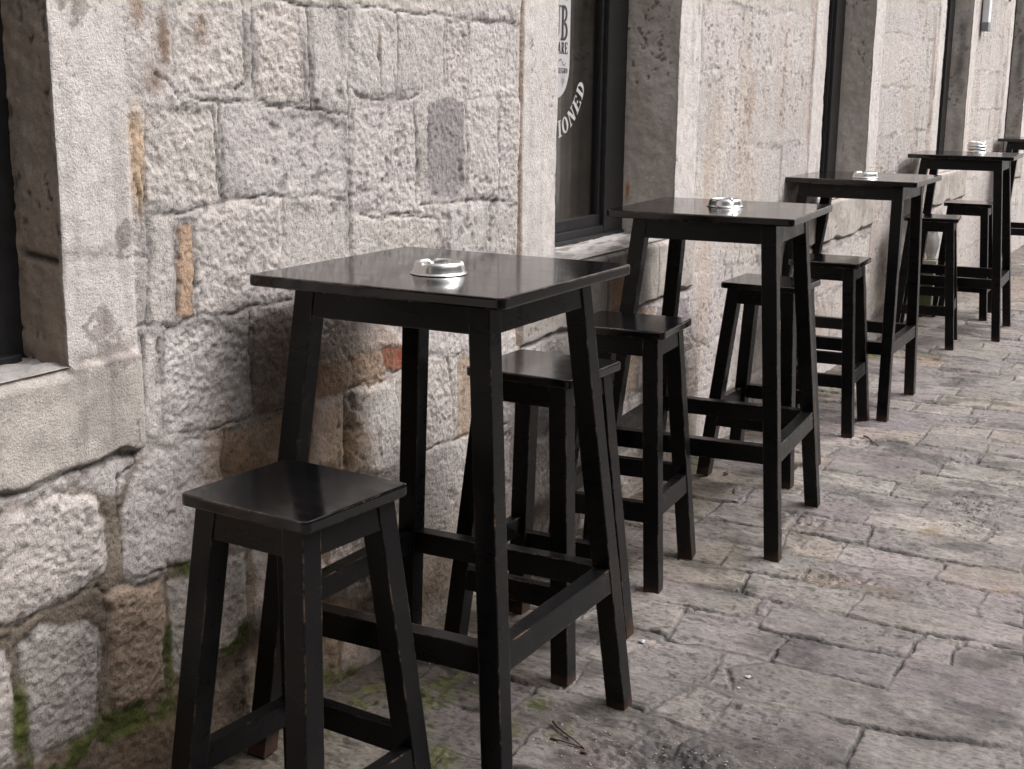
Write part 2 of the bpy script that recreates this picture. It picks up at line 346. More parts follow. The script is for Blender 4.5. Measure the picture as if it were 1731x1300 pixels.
ST={'A1':[(-0.426,1.742),(-0.223,1.760),(-0.228,1.653),(-0.229,1.497),(-0.259,1.472),(-0.439,1.469)],
'A2':[(-0.182,1.642),(-0.051,1.649),(-0.029,1.538),(-0.025,1.460),(-0.058,1.447),(-0.188,1.450)],
'A3':[(0.010,1.644),(0.104,1.644),(0.118,1.444),(0.012,1.445)],
'A4':[(0.166,1.660),(0.313,1.657),(0.345,1.468),(0.171,1.460)],
'A5':[(0.384,1.655),(0.576,1.652),(0.577,1.479),(0.383,1.475)],
'A6':[(0.597,1.642),(0.699,1.642),(0.691,1.479),(0.598,1.479)],
'A7':[(0.727,1.640),(0.987,1.656),(1.000,1.474),(0.736,1.476)],
'U1':[(-0.191,1.786),(0.086,1.813),(0.082,1.661),(-0.193,1.655)],
'U2':[(0.121,1.817),(0.635,1.867),(0.636,1.665),(0.166,1.668),(0.117,1.674)],
'U3':[(0.672,1.871),(0.995,1.902),(1.002,1.663),(0.673,1.659)],
'B1':[(-0.511,1.438),(-0.332,1.439),(-0.325,1.292),(-0.342,1.247),(-0.528,1.254),(-0.532,1.371)],
'B2':[(-0.302,1.436),(-0.164,1.416),(0.029,1.421),(0.138,1.392),(0.147,1.267),(0.134,1.240),(-0.108,1.244),(-0.308,1.256)],
'B3':[(0.171,1.429),(0.404,1.439),(0.449,1.401),(0.453,1.221),(0.402,1.183),(0.165,1.193)],
'B4g':[(0.503,1.434),(0.678,1.442),(0.684,1.207),(0.624,1.195),(0.506,1.218)],
'B5':[(0.701,1.448),(0.873,1.448),(0.882,1.166),(0.707,1.178)],
'B6':[(0.890,1.447),(1.012,1.447),(1.020,1.149),(0.897,1.160)],
'C0':[(-0.525,1.224),(-0.468,1.219),(-0.470,1.013),(-0.539,1.011)],
'C0o':[(-0.447,1.206),(-0.415,1.203),(-0.418,1.023),(-0.454,1.023)],
'C1':[(-0.406,1.206),(-0.328,1.231),(-0.130,1.226),(-0.121,1.150),(-0.117,1.016),(-0.222,1.003),(-0.386,1.013),(-0.411,1.054)],
'C2':[(-0.093,1.211),(0.126,1.202),(0.136,1.012),(-0.095,1.024)],
'C3':[(0.155,1.179),(0.267,1.165),(0.532,1.162),(0.578,0.934),(0.161,0.987)],
'C4':[(0.599,1.165),(0.803,1.158),(0.814,0.913),(0.609,0.938)],
'C5':[(0.834,1.148),(1.021,1.135),(1.032,0.749),(0.851,0.777)],
'D0':[(-0.565,0.996),(-0.527,0.985),(-0.533,0.782),(-0.578,0.792)],
'D1':[(-0.496,0.986),(-0.414,0.999),(-0.284,0.976),(-0.257,0.953),(-0.253,0.783),(-0.304,0.751),(-0.409,0.761),(-0.507,0.789)],
'D2d':[(-0.228,0.974),(0.004,0.983),(0.004,0.759),(-0.233,0.774)],
'D3':[(0.029,0.951),(0.139,0.927),(0.132,0.827),(0.020,0.825)],
'D4':[(0.160,0.965),(0.372,0.937),(0.360,0.818),(0.157,0.845)],
'D5b':[(0.001,0.817),(0.127,0.812),(0.125,0.750),(-0.005,0.758)],
'D6b':[(0.147,0.832),(0.277,0.813),(0.279,0.748),(0.150,0.752)],
'D7r':[(0.288,0.830),(0.399,0.816),(0.399,0.758),(0.301,0.772)],
'D8':[(0.429,0.937),(0.706,0.901),(0.714,0.756),(0.428,0.787)],
'E1':[(-0.008,0.744),(0.115,0.743),(0.110,0.557),(-0.025,0.588)],
'E2':[(0.135,0.748),(0.342,0.743),(0.397,0.487),(0.256,0.498),(0.135,0.536)],
'E3':[(0.428,0.768),(0.630,0.745),(0.637,0.500),(0.426,0.532)],
'E3b':[(0.655,0.749),(0.817,0.725),(0.821,0.472),(0.654,0.507)],
'E5':[(-0.650,0.648),(-0.604,0.721),(-0.548,0.755),(-0.350,0.733),(-0.343,0.578),(-0.361,0.492),(-0.462,0.480),(-0.632,0.506),(-0.649,0.573)],
'E6b':[(-0.315,0.742),(-0.139,0.745),(-0.027,0.743),(-0.038,0.616),(-0.239,0.634),(-0.312,0.648)],
'F1':[(0.426,0.520),(0.727,0.502),(0.741,0.203),(0.647,-0.023),(0.532,-0.022),(0.423,0.004)],
'F2':[(0.762,0.459),(0.980,0.446),(0.970,0.078),(0.785,0.079)],
'E7':[(-0.320,0.639),(-0.043,0.602),(-0.049,0.427),(-0.328,0.482)],
'G1':[(-0.956,0.717),(-0.861,0.730),(-0.805,0.728),(-0.710,0.694),(-0.688,0.585),(-0.697,0.545),(-0.791,0.522),(-0.879,0.514),(-0.973,0.527)],
'G2':[(-0.917,0.472),(-0.867,0.489),(-0.751,0.455),(-0.722,0.424),(-0.727,0.288),(-0.769,0.217),(-0.895,0.225),(-0.916,0.342)],
'G3b':[(-0.697,0.490),(-0.668,0.505),(-0.540,0.478),(-0.536,0.342),(-0.544,0.239),(-0.603,0.223),(-0.695,0.240),(-0.706,0.317)],
'G4':[(-0.522,0.459),(-0.444,0.467),(-0.278,0.457),(-0.275,0.303),(-0.329,0.252),(-0.512,0.257),(-0.531,0.314)],
'G5':[(-1.038,0.516),(-0.940,0.472),(-0.937,0.352),(-0.944,0.236),(-1.059,0.290)],
'G6d':[(-0.746,0.200),(-0.690,0.198),(-0.517,0.180),(-0.259,0.193),(-0.256,-0.013),(-0.453,-0.024),(-0.753,0.107)],
'G7':[(-0.958,0.842),(-0.919,0.767),(-0.932,0.727),(-1.018,0.740)],
'G8':[(-0.765,0.767),(-0.630,0.770),(-0.627,0.727),(-0.658,0.689),(-0.731,0.716)],
'G9':[(-0.908,0.781),(-0.786,0.778),(-0.782,0.734),(-0.860,0.738),(-0.901,0.740)],
'H1':[(-0.243,0.456),(-0.049,0.435),(0.044,0.315),(0.029,0.242),(-0.239,0.261)],
'H2':[(0.046,0.399),(0.425,0.346),(0.424,0.194),(0.307,0.165),(0.041,0.223)],
'H3d':[(0.029,0.133),(0.076,0.118),(0.083,-0.017),(0.025,-0.006)],
'H4':[(0.094,0.101),(0.248,0.035),(0.276,-0.030),(0.138,-0.009),(0.092,0.017)],
'H5':[(-0.227,0.198),(0.002,0.143),(-0.002,0.002),(-0.233,-0.008)],
'J1':[(0.999,0.423),(1.242,0.387),(1.256,0.052),(1.016,0.093)],
'J2':[(1.275,0.409),(1.558,0.379),(1.578,0.045),(1.298,0.081)],
}
LN=[[(0.189,1.674),(0.340,1.662),(0.548,1.662),(0.732,1.656),(0.968,1.657)],
[(-0.112,1.660),(-0.018,1.654),(0.147,1.657),(0.238,1.667)],
[(-0.448,1.466),(-0.405,1.457),(-0.316,1.448),(-0.202,1.445),(-0.058,1.431),(0.008,1.427),(0.088,1.421),(0.147,1.421)],
[(-0.312,1.448),(-0.317,1.340),(-0.310,1.241)],
[(-0.330,1.442),(-0.327,1.340),(-0.317,1.254)],
[(-0.200,1.691),(-0.203,1.534),(-0.204,1.445)],
[(-0.231,1.653),(-0.226,1.564),(-0.231,1.485),(-0.259,1.472)],
[(-0.007,1.647),(-0.002,1.538),(0.002,1.427)],
[(0.152,1.649),(0.147,1.419),(0.151,1.224),(0.145,1.083)],
[(0.360,1.660),(0.366,1.547),(0.351,1.453)],
[(0.172,1.467),(0.209,1.450),(0.365,1.447),(0.462,1.460)],
[(0.585,1.664),(0.578,1.468)],
[(0.716,1.655),(0.705,1.453)],
[(-0.529,1.233),(-0.488,1.225),(-0.419,1.224),(-0.364,1.239),(-0.308,1.241),(-0.191,1.246),(-0.065,1.230),(0.001,1.234),(0.130,1.217)],
[(-0.108,1.234),(-0.111,1.102)],
[(0.191,1.179),(0.242,1.161),(0.362,1.165),(0.460,1.159)],
[(0.254,1.156),(0.362,1.160),(0.549,1.136)],
[(0.460,1.182),(0.673,1.175),(0.965,1.155)],
[(0.433,1.442),(0.454,1.281),(0.439,1.183)],
[(0.694,1.445),(0.704,1.286),(0.689,1.174)],
[(0.885,1.444),(0.891,1.160)],
[(-0.533,1.169),(-0.542,1.094),(-0.550,1.012)],
[(-0.407,1.194),(-0.407,1.115),(-0.409,1.004)],
[(-0.455,1.204),(-0.467,1.012)],
[(-0.386,1.013),(-0.321,1.000),(-0.222,1.003),(-0.085,1.005)],
[(-0.233,0.991),(-0.239,0.900),(-0.235,0.833)],
[(-0.595,1.158),(-0.567,1.157),(-0.543,1.150)],
[(-0.525,1.427),(-0.539,1.325),(-0.543,1.211),(-0.543,1.153)],
[(-0.504,1.499),(-0.472,1.488),(-0.440,1.454)],
[(-0.573,1.416),(-0.567,1.327),(-0.556,1.258),(-0.552,1.200),(-0.566,1.170)],
[(0.268,1.565),(0.280,1.534),(0.286,1.474)],
[(-0.596,1.013),(-0.547,1.011),(-0.478,1.003),(-0.416,1.008)],
[(-0.567,0.988),(-0.571,0.881),(-0.572,0.788)],
[(-0.525,0.981),(-0.527,0.931),(-0.515,0.870),(-0.524,0.790)],
[(-0.509,0.778),(-0.429,0.765),(-0.345,0.760),(-0.250,0.762),(-0.147,0.755),(-0.038,0.753)],
[(-0.240,0.964),(-0.236,0.889),(-0.234,0.783)],
[(-0.332,0.753),(-0.340,0.667)],
[(-0.599,0.869),(-0.599,0.795),(-0.599,0.743),(-0.651,0.722)],
[(-0.652,0.733),(-0.652,0.687),(-0.648,0.605),(-0.637,0.511)],
[(-0.617,0.499),(-0.553,0.499),(-0.462,0.490),(-0.347,0.488)],
[(-0.986,0.531),(-0.910,0.507),(-0.799,0.518),(-0.710,0.516),(-0.693,0.491)],
[(-0.726,0.427),(-0.731,0.283),(-0.724,0.242),(-0.701,0.227)],
[(-0.526,0.470),(-0.535,0.382),(-0.549,0.279)],
[(-0.938,0.415),(-0.934,0.368),(-0.944,0.281)],
[(0.140,0.754),(0.223,0.757),(0.356,0.759),(0.428,0.759)],
[(0.496,0.773),(0.598,0.749),(0.624,0.669),(0.644,0.555)],
[(0.495,0.513),(0.690,0.502),(0.960,0.487)],
[(0.115,0.741),(0.123,0.656),(0.111,0.578)],
[(1.681,0.732),(1.969,0.713),(2.227,0.713)],
[(2.543,0.430),(2.576,0.326),(2.552,0.181)],
]
STONES = []   # (poly, kind, relief)
for k, p in ST.items(): STONES.append((p[::-1], k[-1] if k[-1] in 'gobrd' else 'n', 1.0))
def inst(x, z):  # is the spot already taken by a traced stone
    for p in ST.values():
        c = [(min(q[0] for q in p)-.01, max(q[0] for q in p)+.01), (min(q[1] for q in p)-.01, max(q[1] for q in p)+.01)]
        if c[0][0] < x < c[0][1] and c[1][0] < z < c[1][1]: return True
    return False
for (a, b, z0, z1, hh, ww, rel) in [
    (-3.2, -1.06, -.05, .78, (.16, .24), (.18, .36), .9), (-3.2, -1.97, .95, WTOP, (.16, .26), (.16, .36), .8),
    (-.56, 1.01, 1.90, WTOP, (.17, .26), (.16, .34), .9), (-.26, .28, -.05, .0, (.2, .2), (.2, .3), .8),
    (1.60, 2.46, -.05, .69, (.18, .26), (.2, .4), .8),
    (2.47, 3.99, -.05, WTOP, (.20, .32), (.22, .5), .38), (4.0, 5.36, -.05, .7, (.2, .3), (.25, .5), .6),
    (5.37, 6.80, -.05, WTOP, (.20, .32), (.22, .5), .40), (6.81, 8.2, -.05, .7, (.2, .3), (.25, .5), .6),
    (8.22, 9.6, -.05, WTOP, (.22, .34), (.3, .6), .45), (9.7, 11.1, -.05, .7, (.2, .3), (.25, .5), .6),
    (11.15, 12.65, -.05, WTOP, (.22, .34), (.3, .6), .5), (12.7, 14.1, -.05, .7, (.2, .3), (.25, .5), .6), (14.15, 19, -.05, WTOP, (.22, .34), (.3, .6), .5)]:
    for p in courses(a, b, z0, z1, *hh, *ww):
        cx = sum(q[0] for q in p)/4; cz = sum(q[1] for q in p)/4
        if inst(cx, cz): continue
        u = rng.random(); kd = 'n' if u < .82 else ('g' if u < .9 else ('b' if u < .97 else 'o'))
        if a > 2.4 and kd in 'ogb': kd = 'n'
        STONES.append((p, kd, rel))
def srgb(r, g, b):
    f = lambda c: (c/255/12.92) if c/255 <= .04045 else ((c/255+.055)/1.055)**2.4
    return np.array([f(r), f(g), f(b)])
COLS = {'n': srgb(183, 175, 171), 'g': srgb(143, 135, 137), 'o': srgb(176, 150, 130), 'b': srgb(162, 145, 130), 'r': srgb(138, 98, 82), 'd': srgb(142, 130, 120)}
# warped sampling coordinates make every outline irregular
wx = X+(fbm(X*14, Z*14, 1, 3)-.5)*.030+(fbm(X*60, Z*60, 7, 2)-.5)*.007
wz = Z+(fbm(X*14+50, Z*14, 2, 3)-.5)*.030+(fbm(X*60+9, Z*60, 8, 2)-.5)*.007
Dm = np.full(X.shape, -.06); Hs = np.zeros(X.shape); Rel = np.full(X.shape, .6); Dir = np.full(X.shape, .5); Col = np.empty(X.shape+(3,)); Col[:] = srgb(184, 176, 172)
smooth = np.zeros(X.shape)
for n_, (p, kd, rel) in enumerate(STONES):
    xa, xb = min(q[0] for q in p)-.05, max(q[0] for q in p)+.05; za, zb = min(q[1] for q in p)-.05, max(q[1] for q in p)+.05
    i0, i1 = np.searchsorted(zs, [za, zb]); j0, j1 = np.searchsorted(xs, [xa, xb])
    if i1 <= i0 or j1 <= j0: continue
    sl_ = (slice(i0, i1), slice(j0, j1)); dd = sdf(wx[sl_], wz[sl_], p)+(.005 if zb > .80 else .001)
    up_ = dd > Dm[sl_]; Dm[sl_] = np.where(up_, dd, Dm[sl_])
    r1, r3 = rng.uniform(-1, 1), rng.uniform(.94, 1.05)
    tilt = (X[sl_]-(xa+xb)/2)*rng.uniform(-.03, .03)+(Z[sl_]-(za+zb)/2)*rng.uniform(-.03, .03)
    inn = up_ & (dd > -.004)
    Hs[sl_] = np.where(inn, (.004*r1+tilt)*rel, Hs[sl_]); Rel[sl_] = np.where(up_, rel*rng.choice([.5, .75, .9, 1., 1.2]), Rel[sl_]); Dir[sl_] = np.where(up_, rng.random(), Dir[sl_])
    tint = COLS[kd]*r3*np.array([1+rng.uniform(-.01, .015), 1, 1+rng.uniform(-.02, .012)])
    k = sst(-.003, .003, dd)[..., None]*inn[..., None]
    Col[sl_] = Col[sl_]*(1-k)+tint*k
ham = (fbm((X+Z)*100, (Z-X)*46, 11, 3, .6)-.5)*Dir+(fbm((X*.3+Z)*110, (Z*.3-X)*60, 15, 3, .6)-.5)*(1-Dir)           # slanting tool marks
ham2 = fbm(X*120, Z*120, 12, 2)-.5
big = fbm(X*7, Z*7, 13, 3)-.5
pil = sst(-.004, .020, Dm)
med = fbm(X*30, Z*30, 14, 3)-.5
chip = sst(.60, .66, fbm(X*17, Z*17, 16, 3))
low = sst(.80, .68, Z+(fbm(X*5, Z*0, 17, 2)-.5)*.08)*sst(.5, .2, X)
H = -.0025-(1-pil)*low*.0035+pil*.0012*Rel+Hs*pil*.8+Rel*pil*(ham*.0075+ham2*.0052+big*.006+med*.0015-chip*.003*Dir)+(1-pil)*(big*.009+ham*.005+ham2*.003+med*.005)
mt = (low*(1-sst(-.003, .004, Dm)))[..., None]; Col = Col*(1-mt)+srgb(136, 123, 111)*mt
softed = sst(0, .03, Dm)
H += low*pil*softed*.002
# cracks: the shrinkage line between stone and mortar, broken up by noise
brkn = sst(.42, .60, fbm(X*11, Z*11, 21, 3))
line = np.exp(-((Dm+.0005)/.0021)**2)*brkn*sst(-1.2, -1, -X*0-0)
hair = np.exp(-((fbm(X*2.2+3, Z*2.2, 31, 4)-.5)/.0016)**2)*sst(.55, .62, fbm(X*3, Z*3, 32, 2))*.5
line = line*(.15+.40*Rel)+hair*.6
lwx = X+(fbm(X*22, Z*22, 35, 3)-.5)*.014+(fbm(X*90, Z*90, 36, 2)-.5)*.004; lwz = Z+(fbm(X*22+9, Z*22, 37, 3)-.5)*.014+(fbm(X*90+5, Z*90, 38, 2)-.5)*.004
wv = .35+.65*sst(.35, .60, fbm(X*16, Z*16, 39, 3)); mort = np.zeros(X.shape)
for pl_ in LN:
    i0, i1 = np.searchsorted(zs, [min(q[1] for q in pl_)-.03, max(q[1] for q in pl_)+.03]); j0, j1 = np.searchsorted(xs, [min(q[0] for q in pl_)-.03, max(q[0] for q in pl_)+.03])
    if i1 <= i0 or j1 <= j0: continue
    s4 = (slice(i0, i1), slice(j0, j1)); best = np.full(X[s4].shape, 9.)
    for (x0, z0), (x1, z1) in zip(pl_, pl_[1:]):
        ex, ez = x1-x0, z1-z0; t = np.clip(((lwx[s4]-x0)*ex+(lwz[s4]-z0)*ez)/(ex*ex+ez*ez), 0, 1)
        best = np.minimum(best, np.hypot(lwx[s4]-x0-t*ex, lwz[s4]-z0-t*ez))
    line[s4] = np.maximum(line[s4], np.exp(-(best/.0019)**2)*wv[s4]*1.15); mort[s4] = np.maximum(mort[s4], sst(.010, .002, best))
line = np.clip(line, 0, 1); H -= mort*.0015
H -= line*.0045
# dressed surrounds and sills
def dress(x0, x1, z0, z1, lift, c, wob=.004):
    global H, Col, line, smooth
    k = (sst(-.003, .003, X-x0+(fbm(Z*20, X*0+x0, 41, 3)-.5)*wob)*sst(-.003, .003, x1-X+(fbm(Z*20, X*0+x1, 42, 3)-.5)*wob)
         * sst(-.004, .004, Z-z0+(fbm(X*6, Z*0+z0, 43, 4)-.5)*wob*8)*sst(-.003, .003, z1-Z))
    h = -.001+lift+(fbm(X*25, Z*25, 44, 3)-.5)*.003+(fbm(X*5, Z*5, 45, 2)-.5)*.006
    # pits
    pt = sst(.76, .86, fbm(X*95, Z*75, 46, 2))*sst(.45,.65,fbm(X*5, Z*5, 49, 3))*.003
    H = H*(1-k)+(h-pt)*k; Col = Col*(1-k[..., None])+(c*(.97+.06*fbm(X*6, Z*6, 47, 3))[..., None])*k[..., None]
    Col *= (1-.45*pt/.003*k)[..., None]
    smooth = np.maximum(smooth, k)
    return k
cs = srgb(198, 190, 186)
sides = []
for i, (x0, x1, zz) in enumerate(OPEN):
    lw = {0: .22, 1: .222}.get(i, .20); rw = {0: .18, 1: .21}.get(i, .21)
    dress(x0-lw, x0+.0, zz, ZT+.25, 0, cs); dress(x1, x1+rw, zz, ZT+.25, 0, cs*(.97 if i == 0 else 1)); dress(x0-.05, x1+.05, ZT, ZT+.25, .001, cs)
    # narrow mortar groove beside the surround
    for gx in ((x0-lw-.012,) if i else ()):
        gk = np.exp(-((X-gx+(fbm(Z*9, X*0, 48, 2)-.5)*.01)/.009)**2)*(Z > zz-.22)
        H -= gk*.008; Col = Col*(1-gk[..., None]*.75)+srgb(150, 128, 110)*gk[..., None]*.75
    # sill course: a proud slab with a broken lower edge
    kz = dress(x0-lw-.0, x1+rw-.0, zz-.185 if i == 0 else zz-.215, zz, .012 if i == 0 else .012, srgb(176, 168, 161), .008)
    rnd = sst(.028, 0, zz-Z)*kz*(X > x0)*(X < x1); H -= rnd*rnd*.020
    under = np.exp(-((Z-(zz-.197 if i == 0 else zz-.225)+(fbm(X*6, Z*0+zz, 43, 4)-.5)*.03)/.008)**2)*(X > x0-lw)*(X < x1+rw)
    H -= under*.008; Col *= (1-.35*under)[..., None]  # dark gap under the sill, its shadow tinted into the wall colour
# block joints in the near surround and sill
for (jx0, jx1, jz, s_) in [(-.78, -.575, 1.17, 60), (-.78, -.585, .968, 61)]:
    q = np.exp(-((Z-jz-(fbm(X*20, X*0, s_, 3)-.5)*.03-(X+.75)*.10)/.012)**2)*sst(jx0-.005, jx0+.005, X)*sst(jx1+.005, jx1-.005, X)
    Col = Col*(1-q[..., None]*.7)+srgb(146, 137, 131)*q[..., None]*.7
for (cx, cz, rx, rz) in [(-.61, 1.195, .03, .04), (-.685, 1.64, .05, .05), (-.67, 1.03, .05, .035), (-.63, .975, .07, .025), (-.70, 1.66, .035, .05)]:
    q = blob(X+(fbm(X*34, Z*34, 88, 3)-.5)*.09, Z+(fbm(X*34+5, Z*34, 89, 3)-.5)*.09, cx, cz, rx, rz, 3)*(X < -.58)*(X > -.76); q = sst(.4, .5, q)
    Col = Col*(1-q[..., None]*.8)+srgb(142, 132, 127)*q[..., None]*.8
for (jx, z0, z1) in [(1.80, .72, .93), (2.09, .72, .93), (1.64, .70, .93)]:
    q = np.exp(-((X-jx-(fbm(Z*12, Z*0, 62, 2)-.5)*.02)/.004)**2)*(Z > z0)*(Z < z1); H -= q*.008; Col *= (1-.5*q)[..., None]
def stain(cx, cz, rx, rz, c, a=.8, s=0):
    global Col
    q = (blob(X, Z, cx, cz, rx, rz, s)*a)[..., None]; Col = Col*(1-q)+Col*np.array(c)*q
WARM = (1.0, .78, .58); BRN = (.62, .50, .40)
stain(1.73, .80, .10, .14, (.95, .66, .46), 1, 1); stain(1.66, .60, .2, .12, BRN, .6, 2)
stain(3.70, .46, .10, .25, (1.0, .70, .45), .9, 3); stain(3.86, .97, .13, .07, (.35, .31, .30), .95, 4); stain(3.95, .93, .1, .09, (.5, .44, .4), .9, 4)
stain(-.1, .86, .16, .15, (.62, .55, .50), .75, 5); stain(.05, .62, .30, .24, (.90, .72, .56), 1, 6); stain(.12, .84, .28, .10, (.86, .70, .57), .7, 9); stain(-.30, .68, .14, .12, (.88, .72, .58), .8, 2)
stain(-.50, 1.49, .045, .06, (.42, .33, .27), 1, 7); stain(-.36, 1.60, .04, .06, (.55, .46, .40), .9, 7); stain(.28, 1.58, .012, .06, (.4, .33, .28), 1, 8); stain(-.12, .3, .4, .2, BRN, .5, 9)
stain(.3, .12, .5, .12, BRN, .8, 10); stain(-.55, .13, .4, .12, BRN, .8, 11); stain(2.6, .75, .1, .5, (.97, .84, .72), .6, 12)
stain(-.552, 1.30, .030, .15, (1.0, .80, .58), 1, 13); stain(-.47, 1.57, .02, .07, (.45, .35, .28), 1, 14); stain(-.54, 1.62, .025, .05, (.6, .5, .42), 1, 15); stain(6.3, .85, .15, .4, (.55, .5, .46), .7, 14); stain(6.62, .4, .12, .5, (.8, .66, .5), .7, 15)
stain(5.8, .35, .3, .3, (.75, .66, .6), .7, 16); stain(6.75, 1.6, .06, .9, (.6, .5, .44), .8, 17); stain(9.4, 1.6, .1, .9, (.7, .6, .55), .5, 18)
stain(3.1, 1.45, .06, .15, (.85, .72, .66), .7, 19); stain(5.45, .9, .1, .5, (.85, .75, .66), .5, 20); stain(.40, .79, .05, .03, (.9, .4, .28), .9, 21)
stain(4.4, .3, .3, .2, (.8, .7, .62), .6, 22); stain(1.02, 1.3, .01, 1.2, (.75, .6, .48), .6, 23); stain(3.97, 1.6, .03, 1.0, (.75, .62, .55), .7, 24)
# grime collected in joints; then a darker, browner tone towards the ground
gr_ = sst(.48, .68, fbm(X*5, Z*5, 71, 4))*(1-sst(.0, .016, Dm))*(smooth < .5)
Col *= (1-.35*gr_)[..., None]
low_tone = sst(.62, .05, Z+(fbm(X*4, Z*4, 72, 3)-.5)*.5)*(X < 2.6)
Col *= (1-low_tone[..., None]*np.array([.26, .30, .35]))*(1-.26*low_tone*sst(.3, .6, fbm(X*9, Z*9, 73, 4)))[..., None]
stk = sst(.52, .72, fbm(X*11, Z*.9, 78, 4))*sst(.3, .6, fbm(X*2, Z*2, 79, 2))*(X > 2.4); Col = Col*(1-stk[..., None]*np.array([.08, .12, .17]))
Col *= (1-.78*np.clip(line, 0, 1))[..., None]
pitk = (1-smooth)*sst(.66, .78, fbm(X*42, Z*42, 74, 2))*sst(.5, .62, fbm(X*3.1, Z*3.1, 75, 2))
Col *= (1-.35*pitk)[..., None]; H -= pitk*.003
Col *= (.93+.14*fbm(X*1.6, Z*1.6, 76, 3))[..., None]*(.90+.2*fbm(X*30, Z*30, 77, 3))[..., None]
ss_ = smooth*sst(.5, .7, fbm(X*26, Z*2.2, 85, 4))*sst(.35, .6, fbm(X*4, Z*3, 86, 3)); Col *= (1-.20*ss_)[..., None]
sd0 = smooth*sst(.46, .62, fbm(X*7, Z*9, 87, 5))*(Z < .97)*(Z > .70); Col *= (1-.22*sd0)[..., None]
# moss
moss = np.zeros(X.shape)
for (cx, cz, rx, rz) in [(-.45, .49, .09, .04), (-.62, .215, .18, .07), (-.86, .20, .16, .06), (-.33, .26, .08, .05), (-.53, .33, .02, .12), (-.93, .33, .03, .13), (.0, .40, .14, .05), (.12, .03, .2, .06), (-.25, .10, .14, .08), (.33, .0, .1, .05), (.75, .0, .3, .04), (2.1, .0, .2, .03)]:
    moss = np.maximum(moss, blob(X, Z, cx, cz, rx, rz, int(cx*10) % 7))
moss *= sst(.30, .44, fbm(X*22, Z*22, 81, 3))*sst(.030, .002, Dm)
moss = np.clip(moss*1.2, 0, .92); Col = Col*(1-moss[..., None])+np.array([.060, .072, .012])*(.5+.9*fbm(X*60, Z*60, 82, 2))[..., None]*moss[..., None]
H += moss*.005*fbm(X*70, Z*70, 83, 2)
sm3 = fbm(X*10, Z*10, 84, 3)
Yp = YW-H
keep = np.ones((len(zs)-1, len(xs)-1), bool)
xc = (xs[1:]+xs[:-1])/2; zc = (zs[1:]+zs[:-1])/2
for x0, x1, zz in OPEN:
    keep &= ~(((xc > x0) & (xc < x1))[None, :] & ((zc > zz) & (zc < ZT))[:, None])
bld = empty('stone_building', (0, YW, 0)); tag(bld, 'pale rough limestone building front with a row of tall deep windows', 'building')
def under_b(o): o.parent = bld; o.location = (-bld.location.x, -bld.location.y, -bld.location.z); return o
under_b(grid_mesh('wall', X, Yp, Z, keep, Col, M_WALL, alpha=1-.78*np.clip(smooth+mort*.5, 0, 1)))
def hat(x, zarr):
    j = int(np.argmin(abs(xs-x))); return np.interp(zarr, zs, Yp[:, j]), np.stack([np.interp(zarr, zs, Col[:, j, k]) for k in range(3)], -1)
YFS = [.49, .585, .545, .51, .51, .51, .51]
